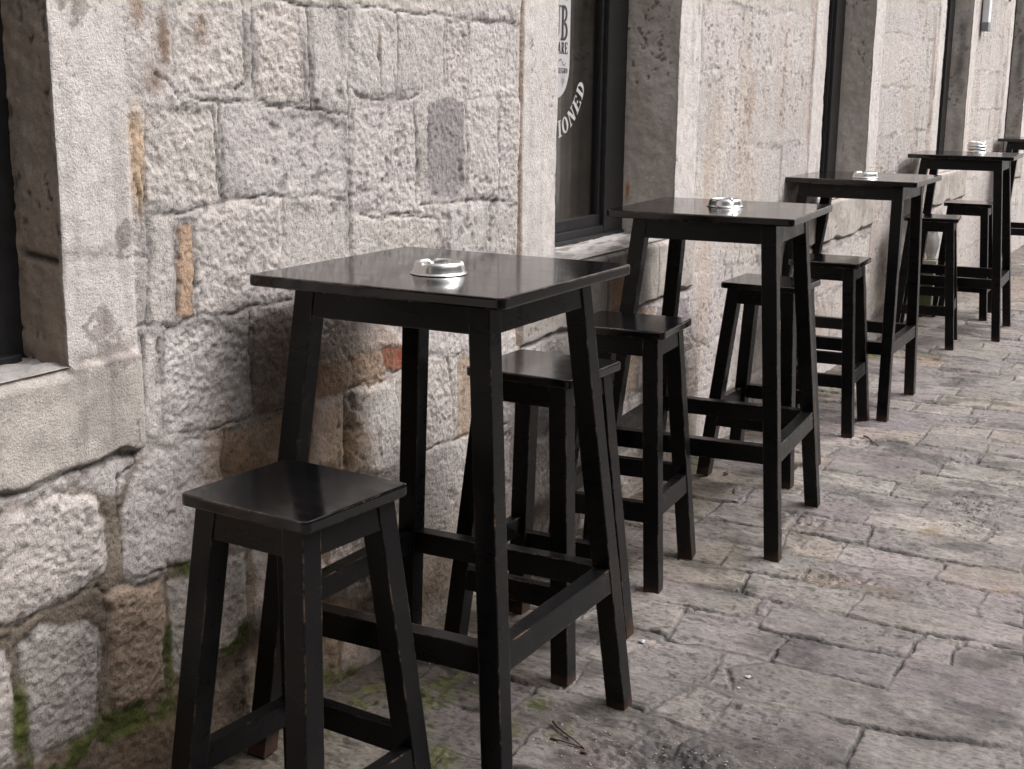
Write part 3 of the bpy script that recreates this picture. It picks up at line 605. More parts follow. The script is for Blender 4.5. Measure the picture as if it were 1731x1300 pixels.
for i, (x0, x1, zz) in enumerate(OPEN):
    YF = YFS[i]
    # reveals
    zv = zs[(zs >= zz-1e-6) & (zs <= ZT+1e-6)]
    if i > 1: zv = zv[::2] if abs(zv[::2][-1]-ZT) < 1e-6 else np.append(zv[::2], ZT)
    t = np.linspace(0, 1, 48 if i < 3 else 20)
    for sgn, xx in ((1, x0), (-1, x1)):
        yf, cf = hat(xx, zv); T, ZZ = np.meshgrid(t, zv); YY = yf[:, None]*(1-T)+(YF+.03)*T
        e = sst(0, .08, T)
        n1_ = fbm(YY*25+i*9, ZZ*25, 90, 4)-.5; n2_ = fbm(YY*70+i*9, ZZ*70, 91, 3)-.5
        pt = sst(.66, .76, fbm(YY*62+i*5, ZZ*50, 92, 3))*sst(.4, .6, fbm(YY*6+i, ZZ*6, 93, 2))
        XX = xx+sgn*e*(n1_*.008+n2_*.003-pt*.004)
        if sgn < 0 and i == 0:      # open joint in the near reveal
            q = np.exp(-((ZZ-1.158-(T*.02))/.007)**2)*sst(.05, .15, T)*sst(.75, .6, T); XX = XX+q*.012
        else: q = 0*T
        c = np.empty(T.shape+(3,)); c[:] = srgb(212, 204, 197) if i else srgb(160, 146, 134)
        pl = sst(.45, .62, fbm(YY*5+i*3, ZZ*3, 94, 3)); c = c*(1-pl[..., None]*.3)+srgb(160, 142, 126)*pl[..., None]*.3
        edge = sst(.75, .9, T+(n1_)*.2); c = c*(1-edge[..., None]*.5)+srgb(168, 160, 152)*edge[..., None]*.5
        c *= (1-.55*pt-.7*q)[..., None]*(.85+.3*fbm(YY*14+i, ZZ*14, 95, 4))[..., None]
        if i == 1 and sgn < 0:
            o_ = blob(YY*1.0, ZZ, .555, 1.10, .012, .06, 2); c = c*(1-o_[..., None])+srgb(190, 120, 60)*o_[..., None]
        if i >= 3 and sgn < 0:
            o_ = blob(YY, ZZ, .43, 1.75, .05, .30, 2)+blob(YY, ZZ, .42, 1.2, .06, .2, 4)*.5; c *= (1-.6*np.clip(o_, 0, 1))[..., None]
        w0 = sst(.06, 0, T)[..., None]; c = c*(1-w0)+cf[:, None, :]*w0
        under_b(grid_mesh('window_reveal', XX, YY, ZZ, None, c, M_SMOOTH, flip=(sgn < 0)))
    # sill top
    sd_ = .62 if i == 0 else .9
    j0, j1 = np.searchsorted(xs, [x0-1e-4, x1-1e-4]); xv = xs[j0:j1+1]
    iz = int(np.argmin(abs(zs-zz))); yf = Yp[iz, j0:j1+1]; cf = Col[iz, j0:j1+1]
    t = np.linspace(0, 1, 50 if i < 3 else 20); XX, T = np.meshgrid(xv, t); YY = yf[None]*(1-T)+(YF+.03)*T
    n1_ = fbm(XX*18, YY*30, 96, 4)-.5
    ZZ = zz+sst(0, .25, T)*.006+sst(0, .1, T)*n1_*.014*sst(1.0, .85, T)
    rr_ = sst(.50, .64, fbm(XX*9, YY*20, 97, 4))
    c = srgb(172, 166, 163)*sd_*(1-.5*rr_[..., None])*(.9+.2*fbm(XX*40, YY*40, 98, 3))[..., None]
    w0 = sst(.06, 0, T)[..., None]; c = c*(1-w0)+cf[None]*w0
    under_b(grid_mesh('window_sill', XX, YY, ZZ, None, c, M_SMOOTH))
    bm = bmesh.new(); bx(bm, x0, x1, YW-.005, YF+.02, ZT, ZT+.06); under_b(done('lintel', bm, M_SMOOTH))
    # casement: black frame, glass, dark cloth behind
    W = empty('window', (0, 0, 0)); under_b(W)
    wl, wr = (.16, .17)
    bm = bmesh.new()
    for (a, b, c_, d_, e, f) in [(x0-.01, x0+wl, YF-.012, YF+.05, zz-.01, ZT+.01), (x1-wr, x1+.01, YF-.012, YF+.05, zz-.01, ZT+.01), (x0+wl, x1-wr, YF-.010, YF+.05, zz-.01, zz+.045), (x0+wl, x1-wr, YF-.01, YF+.05, ZT-.1, ZT+.01),
                               (x0+wl, x1-wr, YF+.004, YF+.03, zz+.045, zz+.085), (x0+wl-.002, x0+wl+.018, YF+.006, YF+.03, zz+.085, ZT-.1), (x1-wr-.018, x1-wr+.002, YF+.006, YF+.03, zz+.085, ZT-.1), (x0+.02, x1-.02, YF-.03, YF-.010, zz-.01, zz+.018)]:
        bx(bm, a, b, c_, d_, e, f, .003)
    done('frame', bm, M_FRAME, W)
    bm = bmesh.new(); bx(bm, x0+wl, x1-wr, YF+.018, YF+.022, zz+.08, ZT-.1); done('pane', bm, M_GLASS, W)
    nx = 160; xv = np.linspace(x0+.02, x1-.02, nx); XX, ZZ = np.meshgrid(xv, np.array([zz+.02, 1.5, ZT])); YY = YF+.10+.005*np.sin(XX*60+3*np.sin(XX*9))+.002*np.sin(XX*131)
    grid_mesh('curtain', XX, YY, ZZ, None, None, M_BLIND, W)
    if i == 1: WIN2 = W
# roof-side cap and back of the wall, so light does not leak
bm = bmesh.new(); bx(bm, -3.2, 19, YW+.35, YW+.42, -.05, WTOP); bx(bm, -3.2, 19, YW-.02, YW+.42, WTOP, WTOP+.08); under_b(done('inner_wall', bm, M_SMOOTH))

# lettering on the second window's pane -----------------------------------
def stroke(out, pts, w):
    for (x0, y0), (x1, y1) in zip(pts, pts[1:]):
        l = math.hypot(x1-x0, y1-y0) or 1; nx, ny = -(y1-y0)/l*w/2, (x1-x0)/l*w/2
        out.append([(x0+nx, y0+ny), (x0-nx, y0-ny), (x1-nx, y1-ny), (x1+nx, y1+ny)])
def ring(out, cx, cy, rx, ry, a0, a1, t, n=14):
    """bowl: thick at the sides, thin at top and bottom"""
    for k in range(n):
        q = []
        for a, s in ((a0+(a1-a0)*k/n, 1), (a0+(a1-a0)*(k+1)/n, 1), (a0+(a1-a0)*(k+1)/n, 0), (a0+(a1-a0)*k/n, 0)):
            ix = rx-t*1.0; iy = ry-.09
            ax, ay = (rx, ry) if s else (max(ix, .01), max(iy, .01))
            q.append((cx+ax*math.cos(R(a)), cy+ay*math.sin(R(a))))
        out.append(q)
def bar(out, x0, x1, y0, y1): out.append([(x0, y0), (x1, y0), (x1, y1), (x0, y1)])
def glyph(c):
    o = []; s = .07; w = .18
    if c in 'PBRDE':
        bar(o, .08, .08+w, 0, 1); bar(o, 0, .34, 0, s); bar(o, 0, .34, 1-s, 1)
    if c == 'P': ring(o, .3, .74, .32, .26, -90, 90, .16)
    if c == 'B': ring(o, .3, .76, .28, .24, -90, 90, .15); ring(o, .3, .27, .33, .27, -90, 90, .17)
    if c == 'R': ring(o, .3, .74, .29, .26, -90, 90, .15); stroke(o, [(.3, .5), (.52, .04)], .16); bar(o, .42, .64, 0, s)
    if c == 'D': ring(o, .26, .5, .37, .5, -90, 90, .18)
    if c == 'E': bar(o, .2, .58, 0, s); bar(o, .2, .56, 1-s, 1); bar(o, .2, .46, .47, .54); bar(o, .52, .59, 0, .26); bar(o, .5, .56, .76, 1); bar(o, .41, .46, .4, .61)
    if c == 'U': bar(o, .06, .06+w, .28, 1); bar(o, .46, .54, .28, 1); bar(o, 0, .3, 1-s, 1); bar(o, .38, .62, 1-s, 1); ring(o, .30, .30, .24, .30, 180, 360, .13)
    if c == 'A': stroke(o, [(.08, 0), (.32, 1)], .07); stroke(o, [(.32, 1), (.54, 0)], .18); bar(o, .16, .46, .28, .35); bar(o, 0, .2, 0, s); bar(o, .4, .66, 0, s)
    if c in 'OQCG': ring(o, .31, .5, .31, .5, 0 if c in 'OQ' else 45, 360 if c in 'OQ' else 315, .17, 22)
    if c == 'Q': stroke(o, [(.32, .2), (.56, -.08)], .12)
    if c == 'C' or c == 'G': bar(o, .52, .58, .64, .92)
    if c == 'G': bar(o, .44, .58, .06, .45); bar(o, .36, .64, .42, .48)
    if c == 'S': ring(o, .3, .74, .25, .26, 20, 270, .15); ring(o, .3, .27, .27, .27, -160, 90, .15)
    if c == 'M': bar(o, .06, .13, 0, 1); bar(o, .60, .78, 0, 1); stroke(o, [(.12, 1), (.36, .1)], .15); stroke(o, [(.36, .1), (.62, 1)], .06); bar(o, 0, .22, 0, s); bar(o, .5, .86, 0, s); bar(o, 0, .2, 1-s, 1); bar(o, .6, .86, 1-s, 1)
    if c == 'N': bar(o, .08, .15, 0, 1); bar(o, .52, .59, 0, 1); stroke(o, [(.13, 1), (.54, 0)], .17); bar(o, 0, .24, 0, s); bar(o, .42, .68, 1-s, 1); bar(o, 0, .18, 1-s, 1)
    if c == 'T': bar(o, .22, .22+w, 0, 1); bar(o, 0, .62, 1-s, 1); bar(o, 0, .06, .74, 1); bar(o, .56, .62, .74, 1); bar(o, .12, .5, 0, s)
    if c == 'I': bar(o, .08, .08+w, 0, 1); bar(o, 0, .34, 0, s); bar(o, 0, .34, 1-s, 1)
    return o, {'I': .36, 'M': .88, 'N': .70, 'A': .68}.get(c, .64)
def write(bm, text, f, gap=.07):
    x = 0; quads = []
    for ch in text:
        g, w = glyph(ch); quads += [[(x+a, b) for a, b in q] for q in g]; x += w+gap
    x -= gap; k = 0
    for q in quads:
        k += 1
        vs_ = [bm.verts.new(f(a/x, b, k)) for a, b in q]
        bm.faces.new(vs_)
def flat(x0, x1, z0, z1, y): return lambda u, v, k: (x0+u*(x1-x0), y-k*4e-6, z0+v*(z1-z0))
YG = YFS[1]+.018
bm = bmesh.new(); out = []
bxc, bh = 1.722, .101
top_z, bot_z = 1.86, 1.580
for a in range(0, 181, 9): out.append((bxc+bh*math.cos(R(180+a)), bot_z+(-.135*abs(math.sin(R(a)))**.8)))
out += [(bxc+bh, top_z)]+[(bxc+bh*math.cos(R(a)), top_z+.06*math.sin(R(a))) for a in range(10, 180, 10)]+[(bxc-bh, top_z)]
f_ = bm.faces.new([bm.verts.new((x, YG-.0012, z)) for x, z in out]); ex_ = bmesh.ops.extrude_face_region(bm, geom=[f_])
bmesh.ops.translate(bm, verts=[v for v in ex_['geom'] if isinstance(v, bmesh.types.BMVert)], vec=(0, .001, 0))
badge = done('badge', bm, M_LIGHTV, WIN2)
bm = bmesh.new()
write(bm, 'PUB', flat(1.634, 1.802, 1.640, 1.757, YG-.002), .03); write(bm, 'SQUARE', flat(1.645, 1.805, 1.596, 1.634, YG-.002))
write(bm, 'MONTENEGRO', flat(1.637, 1.805, 1.530, 1.548, YG-.002))
write(bm, 'COE', flat(1.700, 1.734, 1.560, 1.574, YG-.002))
q_ = []
stroke(q_, [(1.735+.055*t_/12, 1.567+.010*math.sin(t_/12*6.28)) for t_ in range(13)], .0022)
stroke(q_, [(1.700+.09*t_/10, 1.775+.02*math.sin(t_/10*3.14)) for t_ in range(11)], .004)
for cx_ in (1.772, 1.672):
    for a in (90, 210, 330):
        ring(q_, cx_+.0065*math.cos(R(a)), 1.508+.009*math.sin(R(a)), .008, .010, 0, 360, .0075, 10)
    stroke(q_, [(cx_, 1.502), (cx_-.003, 1.482)], .002)
bar(q_, 1.690, 1.716, 1.478, 1.482); stroke(q_, [(1.690, 1.512), (1.695, 1.480)], .003); stroke(q_, [(1.720, 1.512), (1.713, 1.480)], .003); bar(q_, 1.688, 1.722, 1.511, 1.516); bar(q_, 1.692, 1.718, 1.517, 1.524); stroke(q_, [(1.721, 1.506), (1.730, 1.498), (1.716, 1.488)], .003)
for k_, q in enumerate(q_): bm.faces.new([bm.verts.new((a, YG-.0026-k_*4e-6, b)) for a, b in q])
done('badge_lettering', bm, M_DARKV, badge)
bm = bmesh.new()
def arc(u, v, k):
    a = R(-90-73+146*u); r = .203+(1-v)*.058; return (1.712+r*math.cos(a)*.96, YG-.001-k*4e-6, 1.568+r*math.sin(a))
write(bm, 'CONDITIONED', arc, .06); done('arched_lettering', bm, M_LIGHTV, WIN2)

# added unseen houses, across the street and behind the viewer, shaping light and reflections
M_FAC2 = plain('dark_render', (.06, .055, .05), .9, nz=.2, sc=2)
M_FAC = plain('street_render', (.26, .24, .22), .9, nz=.2, sc=2)
M_SHUT = plain('shutter_paint', (.06, .07, .06), .6, nz=.2)
def house(name, loc, rz, w, h, label):
    e = empty(name, loc, rz); tag(e, label, 'building')
    bm = bmesh.new(); bx(bm, -w/2, w/2, 0, 3, -.05, h); bx(bm, -w/2-.2, w/2+.2, -.25, 3.2, h, h+.2, .02); done('facade', bm, M_FAC2 if name == 'added_shade_house' else M_FAC, e)
    for k in range(int(w/2.6)):
        for z in (.9, 3.6):
            x = -w/2+1.4+2.6*k; bm = bmesh.new(); bx(bm, x-.55, x+.55, -.06, .02, z-.08, z+1.5, .01); bx(bm, x-.5, x-.01, -.09, -.04, z, z+1.42, .01); bx(bm, x+.01, x+.5, -.09, -.04, z, z+1.42, .01); done('window', bm, M_SHUT, e)
house('added_facing_house', (2, -6.2, 0), math.pi, 24, 4.6, 'plain rendered house with dark shutters added out of view across the street for light and reflections')
house('added_shade_house', (-5.5, -2.0, 0), math.pi/2, 9, 6.4, 'plain rendered house with dark shutters added out of view behind the viewer to block light and darken reflections')

# ------------------------------------------------------------------ paving
fy = lambda y: .0055
gx = ramp_axis(-1.6, 20, lambda x: max(.0045, .0016*(x+2.7)))
gy = np.concatenate([np.linspace(-4.5, -1.75, 60)[:-1], np.arange(-1.75, YW+.012, .0043)])
GX, GY = np.meshgrid(gx, gy)
slabs = [p for p in FL]
r3_ = random.Random(11); xr = -1.8; inside = []
while xr < 20:
    w = r3_.uniform(.19, .24) if xr > -.2 else r3_.uniform(.24, .34); y = YW+.05-r3_.uniform(0, .25)
    while y > -4.6:
        l = r3_.uniform(.24, .52); g = .005; j = lambda: r3_.uniform(-.006, .006)
        inside.append([(xr+g+j(), y-g+j()), (xr+g+j(), y-l+g+j()), (xr+w-g+j(), y-l+g+j()), (xr+w-g+j(), y-g+j())]); y -= l
    xr += w
gwx = GX+(fbm(GX*13, GY*13, 101, 3)-.5)*.022+(fbm(GX*60, GY*60, 102, 2)-.5)*.006
gwy = GY+(fbm(GX*13+40, GY*13, 103, 3)-.5)*.022+(fbm(GX*60+9, GY*60, 104, 2)-.5)*.006
GD = np.full(GX.shape, -.03); GC = np.empty(GX.shape+(3,)); GC[:] = srgb(134, 126, 122); GH = np.zeros(GX.shape); traced = np.zeros(GX.shape, bool)
GK = {'n': srgb(149, 142, 138), 'l': srgb(163, 156, 151), 'p': srgb(140, 133, 132), 'y': srgb(156, 147, 138), 'd': srgb(128, 121, 119)}
fk = {2: 'y', 9: 'y', 17: 'p', 19: 'l', 23: 'd', 15: 'p', 21: 'n', 22: 'n', 20: 'p', 6: 'y'}
def lay(p, kd, tr_):
    global GD, GC, GH, traced
    i0, i1 = np.searchsorted(gy, [min(q[1] for q in p)-.04, max(q[1] for q in p)+.04]); j0, j1 = np.searchsorted(gx, [min(q[0] for q in p)-.04, max(q[0] for q in p)+.04])
    if i1 <= i0 or j1 <= j0: return
    s = (slice(i0, i1), slice(j0, j1)); dd = sdf(gwx[s], gwy[s], p)
    if tr_:
        traced[s] |= dd > -.012; up_ = dd > GD[s]
    else: up_ = (dd > GD[s]) & ~traced[s]
    GD[s] = np.where(up_, dd, GD[s]); inn = up_ & (dd > -.003)
    cx = sum(q[0] for q in p)/len(p); cy = sum(q[1] for q in p)/len(p)
    h = r3_.uniform(-.003, .003)+(GX[s]-cx)*r3_.uniform(-.025, .025)+(GY[s]-cy)*r3_.uniform(-.012, .012)
    GH[s] = np.where(inn, h, GH[s]); c = GK[kd]*r3_.uniform(.90, 1.08)*np.array([1+r3_.uniform(-.01, .015), 1, 1+r3_.uniform(-.02, .015)])
    k = (sst(-.003, .004, dd)*inn)[..., None]; GC[s] = GC[s]*(1-k)+c*k
for i, p in enumerate(slabs): lay(p, fk.get(i, 'n'), True)
for p in inside: lay(p, r3_.choice('nnnnplylnp'), False)
gp = sst(-.0035, .0035, GD)
str_ = fbm(GX*46, GY*11, 111, 4)-.5     # cleft grain runs across the street
rough_ = fbm(GX*24, GY*24, 112, 4)-.5
open_ = sst(.38, .58, fbm(GX*6, GY*3, 113, 3))
GZ = base_z(GX, GY)-.004+gp*.0+GH*gp+(str_*.009+rough_*.005+(fbm(GX*120, GY*45, 125, 2)-.5)*.0045)*gp-(1-gp)*(.001+.008*open_)+(fbm(GX*2.3, GY*2.3, 114, 3)-.5)*.012*sst(.12, .3, YW-GY)
brkp = 0
for cx, cy, rx, ry in ((2.42, -.76, .14, .14), (2.2, -.85, .09, .09), (1.95, -.28, .12, .14), (.10, -.55, .14, .25), (3.1, -.62, .15, .1), (1.46, -.5, .1, .14), (1.0, -1.28, .06, .06)):
    brkp = np.maximum(brkp, sst(0, .8, 1.1-np.hypot((GX-cx)/rx, (GY-cy)/ry)+(fbm(GX*12+cx*9, GY*12, 126, 3)-.5)*1.4))
GZ += brkp*((fbm(GX*55, GY*55, 127, 4)-.5)*.022-.004)
GC = GC*(1+(fbm(GX*70, GY*70, 128, 3)-.5)[..., None]*brkp[..., None]*1.1)
# step-like flaking lines
fl_ = fbm(GX*16, GY*3.6, 115, 4); fl2 = np.abs(fl_-.5); crk = np.exp(-(fl2/.0065)**2)*sst(.46, .58, fbm(GX*2.6+7, GY*2.6, 116, 3))
GZ -= crk*.004; GZ += sst(.495, .505, fl_)*.002
gl_ = np.exp(-((GD+.001)/.0027)**2)*sst(.22, .48, fbm(GX*8, GY*4, 117, 3)); GZ -= gl_*.004*open_
GC *= (.84+.32*fbm(GX*34, GY*12, 118, 4))[..., None]*(.88+.24*fbm(GX*4, GY*4, 119, 3))[..., None]*(.9+.2*fbm(GX*70, GY*70, 120, 2))[..., None]
lt = sst(.55, .72, fbm(GX*9+3, GY*5, 121, 4)); GC = GC*(1+.20*lt[..., None]); pk = sst(.52, .7, fbm(GX*3+8, GY*3, 122, 3))[..., None]; GC = GC*(1-pk)+GC*np.array([.98, .94, .99])*pk
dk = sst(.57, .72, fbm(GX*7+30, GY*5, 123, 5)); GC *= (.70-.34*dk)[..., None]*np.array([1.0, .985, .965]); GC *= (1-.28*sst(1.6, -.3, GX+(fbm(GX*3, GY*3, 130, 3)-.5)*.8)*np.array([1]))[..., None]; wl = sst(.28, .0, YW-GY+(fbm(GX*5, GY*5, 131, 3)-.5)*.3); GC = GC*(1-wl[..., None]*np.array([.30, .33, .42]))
GC *= (1-.88*np.clip(gl_*(.40+.75*open_), 0, 1))[..., None]*(1-.62*crk)[..., None]
def gst(cx, cy, rx, ry, c, a=.8, s=0, mul=True):
    global GC
    w = fbm(GX*11+cx*31, GY*11, 150+s, 4)*1.3-.65; q = (sst(0, 1, 1.15-np.hypot((GX-cx)/rx, (GY-cy)/ry)+w*.9)*a)[..., None]
    GC = GC*(1-q)+(GC*np.array(c) if mul else np.array(c)*(.5+fbm(GX*60, GY*60, 160+s, 2))[..., None])*q
    return q[..., 0]
gst(.10, -.62, .22, .34, (.34, .34, .35), 1, 1); gst(.32, -.75, .10, .2, (.5, .5, .52), .8, 2); gst(.02, -.35, .12, .10, (.55, .5, .47), .9, 3)
gst(1.9, -1.0, .5, .3, (.78, .76, .75), .7, 19); gst(.6, -.5, .3, .15, (.76, .74, .74), .7, 20); gst(1.3, -.75, .25, .12, (.8, .76, .74), .7, 21); gst(2.9, -.4, .4, .15, (.76, .73, .71), .6, 22); gst(1.45, -.52, .10, .14, (.66, .56, .46), .85, 4); gst(1.43, -.68, .05, .08, (.75, .68, .50), .8, 5); gst(2.0, -.75, .14, .14, (.62, .60, .56), .8, 6); gst(2.10, -.70, .07, .05, (.6, .48, .3), .7, 7)
gst(1.9, -.30, .14, .14, (.66, .60, .56), .8, 8); gst(3.0, -.8, .2, .16, (.6, .58, .57), .6, 9); gst(2.6, -.55, .2, .1, (.7, .66, .62), .6, 10); gst(1.2, .15, .5, .16, (.72, .66, .58), .7, 11)
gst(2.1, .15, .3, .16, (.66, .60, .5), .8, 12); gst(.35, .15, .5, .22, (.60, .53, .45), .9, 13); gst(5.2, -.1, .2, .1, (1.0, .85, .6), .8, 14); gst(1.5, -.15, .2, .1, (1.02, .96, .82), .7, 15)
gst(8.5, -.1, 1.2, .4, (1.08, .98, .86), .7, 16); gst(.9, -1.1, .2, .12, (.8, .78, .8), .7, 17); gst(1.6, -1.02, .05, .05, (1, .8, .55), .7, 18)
gm = np.zeros(GX.shape)
for i, (cx, cy, rx, ry) in enumerate([(.15, .10, .16, .10), (-.05, .05, .10, .08), (.05, -.12, .08, .06), (.22, -.13, .07, .05), (.12, -.25, .05, .05), (1.22, .08, .08, .07), (.45, .30, .3, .05), (2.4, .30, .3, .05), (2.62, .22, .06, .05), (1.85, .08, .06, .08), (5.4, .26, .6, .06), (-.15, -.05, .08, .08), (.0, .25, .25, .07), (1.0, .31, .4, .035), (3.6, .32, .5, .03)]):
    w = fbm(GX*14+i*7, GY*14, 170+i, 4)*1.3-.65; gm = np.maximum(gm, sst(.05, .9, 1.1-np.hypot((GX-cx)/rx, (GY-cy)/ry)+w*.9))
gm *= sst(.36, .56, fbm(GX*30, GY*30, 190, 3))
GC = GC*(1-gm[..., None]*.8)+np.array([.088, .094, .026])*(.5+fbm(GX*80, GY*80, 191, 2))[..., None]*gm[..., None]*.8
GZ += gm*.003*fbm(GX*90, GY*90, 192, 2)
sp = sst(.70, .80, vn(GX*75, GY*75, 193))*sst(.5, .6, fbm(GX*3, GY*3, 194, 2)); GC *= (1-.45*sp)[..., None]
GZ = np.where(GY > YW-.02, np.minimum(GZ, .0), GZ)
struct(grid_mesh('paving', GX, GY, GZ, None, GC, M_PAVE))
M_EARTH = plain('earth', (.16, .15, .14), .9, nz=.3, sc=4)
bm = bmesh.new(); g_ = 400
f4 = [bm.verts.new(p) for p in ((-g_, -g_, -.04), (g_, -g_, -.04), (g_, g_, -.04), (-g_, g_, -.04))]; bm.faces.new(f4); struct(done('ground', bm, M_EARTH))
def gz(x, y):
    j = min(max(int(np.searchsorted(gx, x)), 0), len(gx)-1); i = min(max(int(np.searchsorted(gy, y)), 0), len(gy)-1); return float(GZ[i, j])

# ------------------------------------------------------------------ furniture
DT = dict(H=1.10, A=.3089, B=.3078, t=.0241, ox=.0738, oy=.0713, sx=.0965, sy=.0948, wx=.0488, wy=.049, rc=.016, ah=.067, rails=(.366, .366, .366, .366), rh=.058, rt=.040, leg=.0025)
DS = dict(H=.7664, A=.1471, B=.154, t=.0235, ox=.0187, oy=.0241, sx=.0721, sy=.06, wx=.0489, wy=.0486, rc=.016, ah=.057, rails=(.230, .254, .234, .252), rh=.056, rt=.030, leg=.0025)
SG = [(-1, -1), (-1, 1), (1, -1), (1, 1)]
def furniture(kind, key, name, label, cat, group, D, **over):
    D = dict(D, **over); px, py, yaw, shy, shx, z0, dh = POSE[key]
    H, A, B, t = D['H']*(1+dh), D['A'], D['B'], D['t']
    root = empty(name, (px, py, gz(px, py)*0+z0-.001), yaw); tag(root, label, cat, group)
    HL = H-t
    def sh(x, y, z): return (x+shx*(z-H), y-shy*(z-H), z)
    def outer(s, z):
        k = 1-z/HL
        return s[0]*(A-D['ox']+D['sx']*k), s[1]*(B-D['oy']+D['sy']*k)
    # top / seat: rounded corners and softened edges
    bm = bmesh.new(); rc = D['rc']; ring = []
    for cx, cy, a0 in ((A-rc, B-rc, 0), (-A+rc, B-rc, 90), (-A+rc, -B+rc, 180), (A-rc, -B+rc, 270)):
        for k in range(7):
            a = R(a0+15*k); ring.append((cx, cy, math.cos(a), math.sin(a)))
    prof = [(0, .0022), (-.0022+.0, 0), (-.0000, .0), ]
    e = .0045; levels = [(e*.9, 0), (e*.25, e*.3), (0, e), (0, t-e), (e*.25, t-e*.3), (e, t)]
    rings = []
    for ins, zz in levels:
        rings.append([bm.verts.new((cx+(rc-ins)*c, cy+(rc-ins)*s, HL+zz)) for cx, cy, c, s in ring])
    n = len(ring)
    for a, b in zip(rings, rings[1:]):
        for k in range(n): bm.faces.new((a[k], a[(k+1) % n], b[(k+1) % n], b[k]))
    bm.faces.new(rings[0]); bm.faces.new(rings[-1])
    o = done('table_top' if kind == 'T' else 'seat', bm, M_TOP, root)
    # legs
    for s in SG:
        bm = bmesh.new(); P = []
        zb = -.004
        for z in (zb, HL-.0005):
            X_, Y_ = outer(s, z); xi, yi = X_-s[0]*D['wx'], Y_-s[1]*D['wy']
            x0, x1 = min(X_, xi), max(X_, xi); y0, y1 = min(Y_, yi), max(Y_, yi)
            P += [sh(x0, y0, z), sh(x1, y0, z), sh(x1, y1, z), sh(x0, y1, z)]
        box8(bm, P, D['leg']); done('leg', bm, M_BLACK, root)
    # rails (low) and aprons (under the top); side order: -y, +y, -x, +x
    def rail(nm, side, z1, h, th, ins, bev):
        bm = bmesh.new(); P = []
        for z in (z1-h, z1):
            X_, Y_ = outer((1, 1), z)
            if side in '-y+y':
                s = -1 if side == '-y' else 1; a, b = s*(Y_-ins), s*(Y_-ins-th); xa = X_-D['wx']+.004
                y0, y1 = min(a, b), max(a, b); P += [sh(-xa, y0, z), sh(xa, y0, z), sh(xa, y1, z), sh(-xa, y1, z)]
            else:
                s = -1 if side == '-x' else 1; a, b = s*(X_-ins), s*(X_-ins-th); ya = Y_-D['wy']+.004
                x0, x1 = min(a, b), max(a, b); P += [sh(x0, -ya, z), sh(x1, -ya, z), sh(x1, ya, z), sh(x0, ya, z)]
        box8(bm, P, bev); done(nm, bm, M_BLACK, root)
    for side, z in zip(('-y', '+y', '-x', '+x'), D['rails']):
        rail('stretcher', side, z, D['rh'], D['rt'], .003, .002)
        rail('apron', side, HL+.0004, D['ah'], .022, .003, .0012)
    return root
GT, GS_ = 'black wooden bar tables in a row along the wall', 'black wooden bar stools beside the tables'
tl = {'T1': 'nearest tall black wooden table, one steel ashtray on its scratched top, closest to the viewer',
      'T2': 'tall black wooden table in front of the pub window with lettering, second from the viewer',
      'T3': 'tall black wooden table with legs leaning to one side, third from the viewer',
      'T4': 'tall black wooden table carrying a stack of steel ashtrays, fourth in the row',
      'T5': 'farthest tall black wooden table, cut off by the right edge of the picture'}
for k, l in tl.items(): furniture('T', k, 'bar_table', l, 'table', GT, DT, **({'A': .315} if k == 'T3' else {}))
sl2 = {'S1': ('nearest black wooden stool, in the left foreground before the first table', {}),
       'S2': ('black wooden stool tucked behind the nearest table, seat half hidden by the table leg', {'rails': (.235, .30, .24, .25)}),
       'S3': ('black wooden stool on the near side of the second table, with worn reddish feet', {'rails': (.287, .30, .27, .31), 'rh': .06}),
       'S4': ('black wooden stool seen through the legs of the second table, close to the wall', {'rails': (.25, .29, .25, .30)}),
       'S5': ('black wooden stool between the second and third tables, nearer the street', {'rails': (.285, .30, .27, .31)}),
       'S6': ('black wooden stool turned slightly, between the third and fourth tables', {'rails': (.27, .30, .25, .32)}),
       'S7': ('black wooden stool with a bare brown patch on its front leg, behind the fourth table', {})}
for k, (l, ov) in sl2.items(): furniture('S', k, 'bar_stool', l, 'stool', GS_, DS, **ov)

# ashtrays ------------------------------------------------------------------
def ash_mesh(full=True):
    bm = bmesh.new()
    prof = [(.030, .0006), (.0605, .0), (.0622, .0008), (.0615, .0018), (.0585, .0028), (.0570, .006), (.0550, .015), (.0535, .021), (.0510, .0250), (.0470, .0268), (.0435, .0262), (.0410, .0235), (.0400, .018), (.0390, .011), (.0360, .0065), (.028, .005), (.012, .0046)]
    def mod(r, z, a):
        q = 0
        if .040 < r < .0545 and z > .018:
            for c in (0.6, 2.7, 4.8):
                d_ = (a-c+math.pi) % (2*math.pi)-math.pi
                q = max(q, math.exp(-(d_/.11)**2))
        return r, z-q*.006
    lathe(bm, prof, 96, mod=mod)
    bmesh.ops.recalc_face_normals(bm, faces=bm.faces)
    me = bpy.data.meshes.new('ashtray'); bm.to_mesh(me); bm.free(); me.polygons.foreach_set('use_smooth', [True]*len(me.polygons)); me.materials.append(M_CHROME)
    return me
am = ash_mesh()
def put_ash(key, dx, dy, dz, rz, label, me=am):
    p = POSE[key]; H = DT['H']*(1+p[6]); o = bpy.data.objects.new('ashtray', me); C.objects.link(o)
    o.location = (p[0]+dx, p[1]+dy, p[5]+H+dz-.001); o.rotation_euler = (0, 0, rz); tag(o, label, 'ashtray', 'steel ashtrays on the tables'); return o
put_ash('T1', -.072, -.022, .0005, .3, 'round polished steel ashtray on the nearest table')
put_ash('T2', .030, .004, .0005, 1.2, 'round polished steel ashtray on the second table')
put_ash('T3', -.115, -.035, .0005, 2.0, 'round polished steel ashtray on the third table')
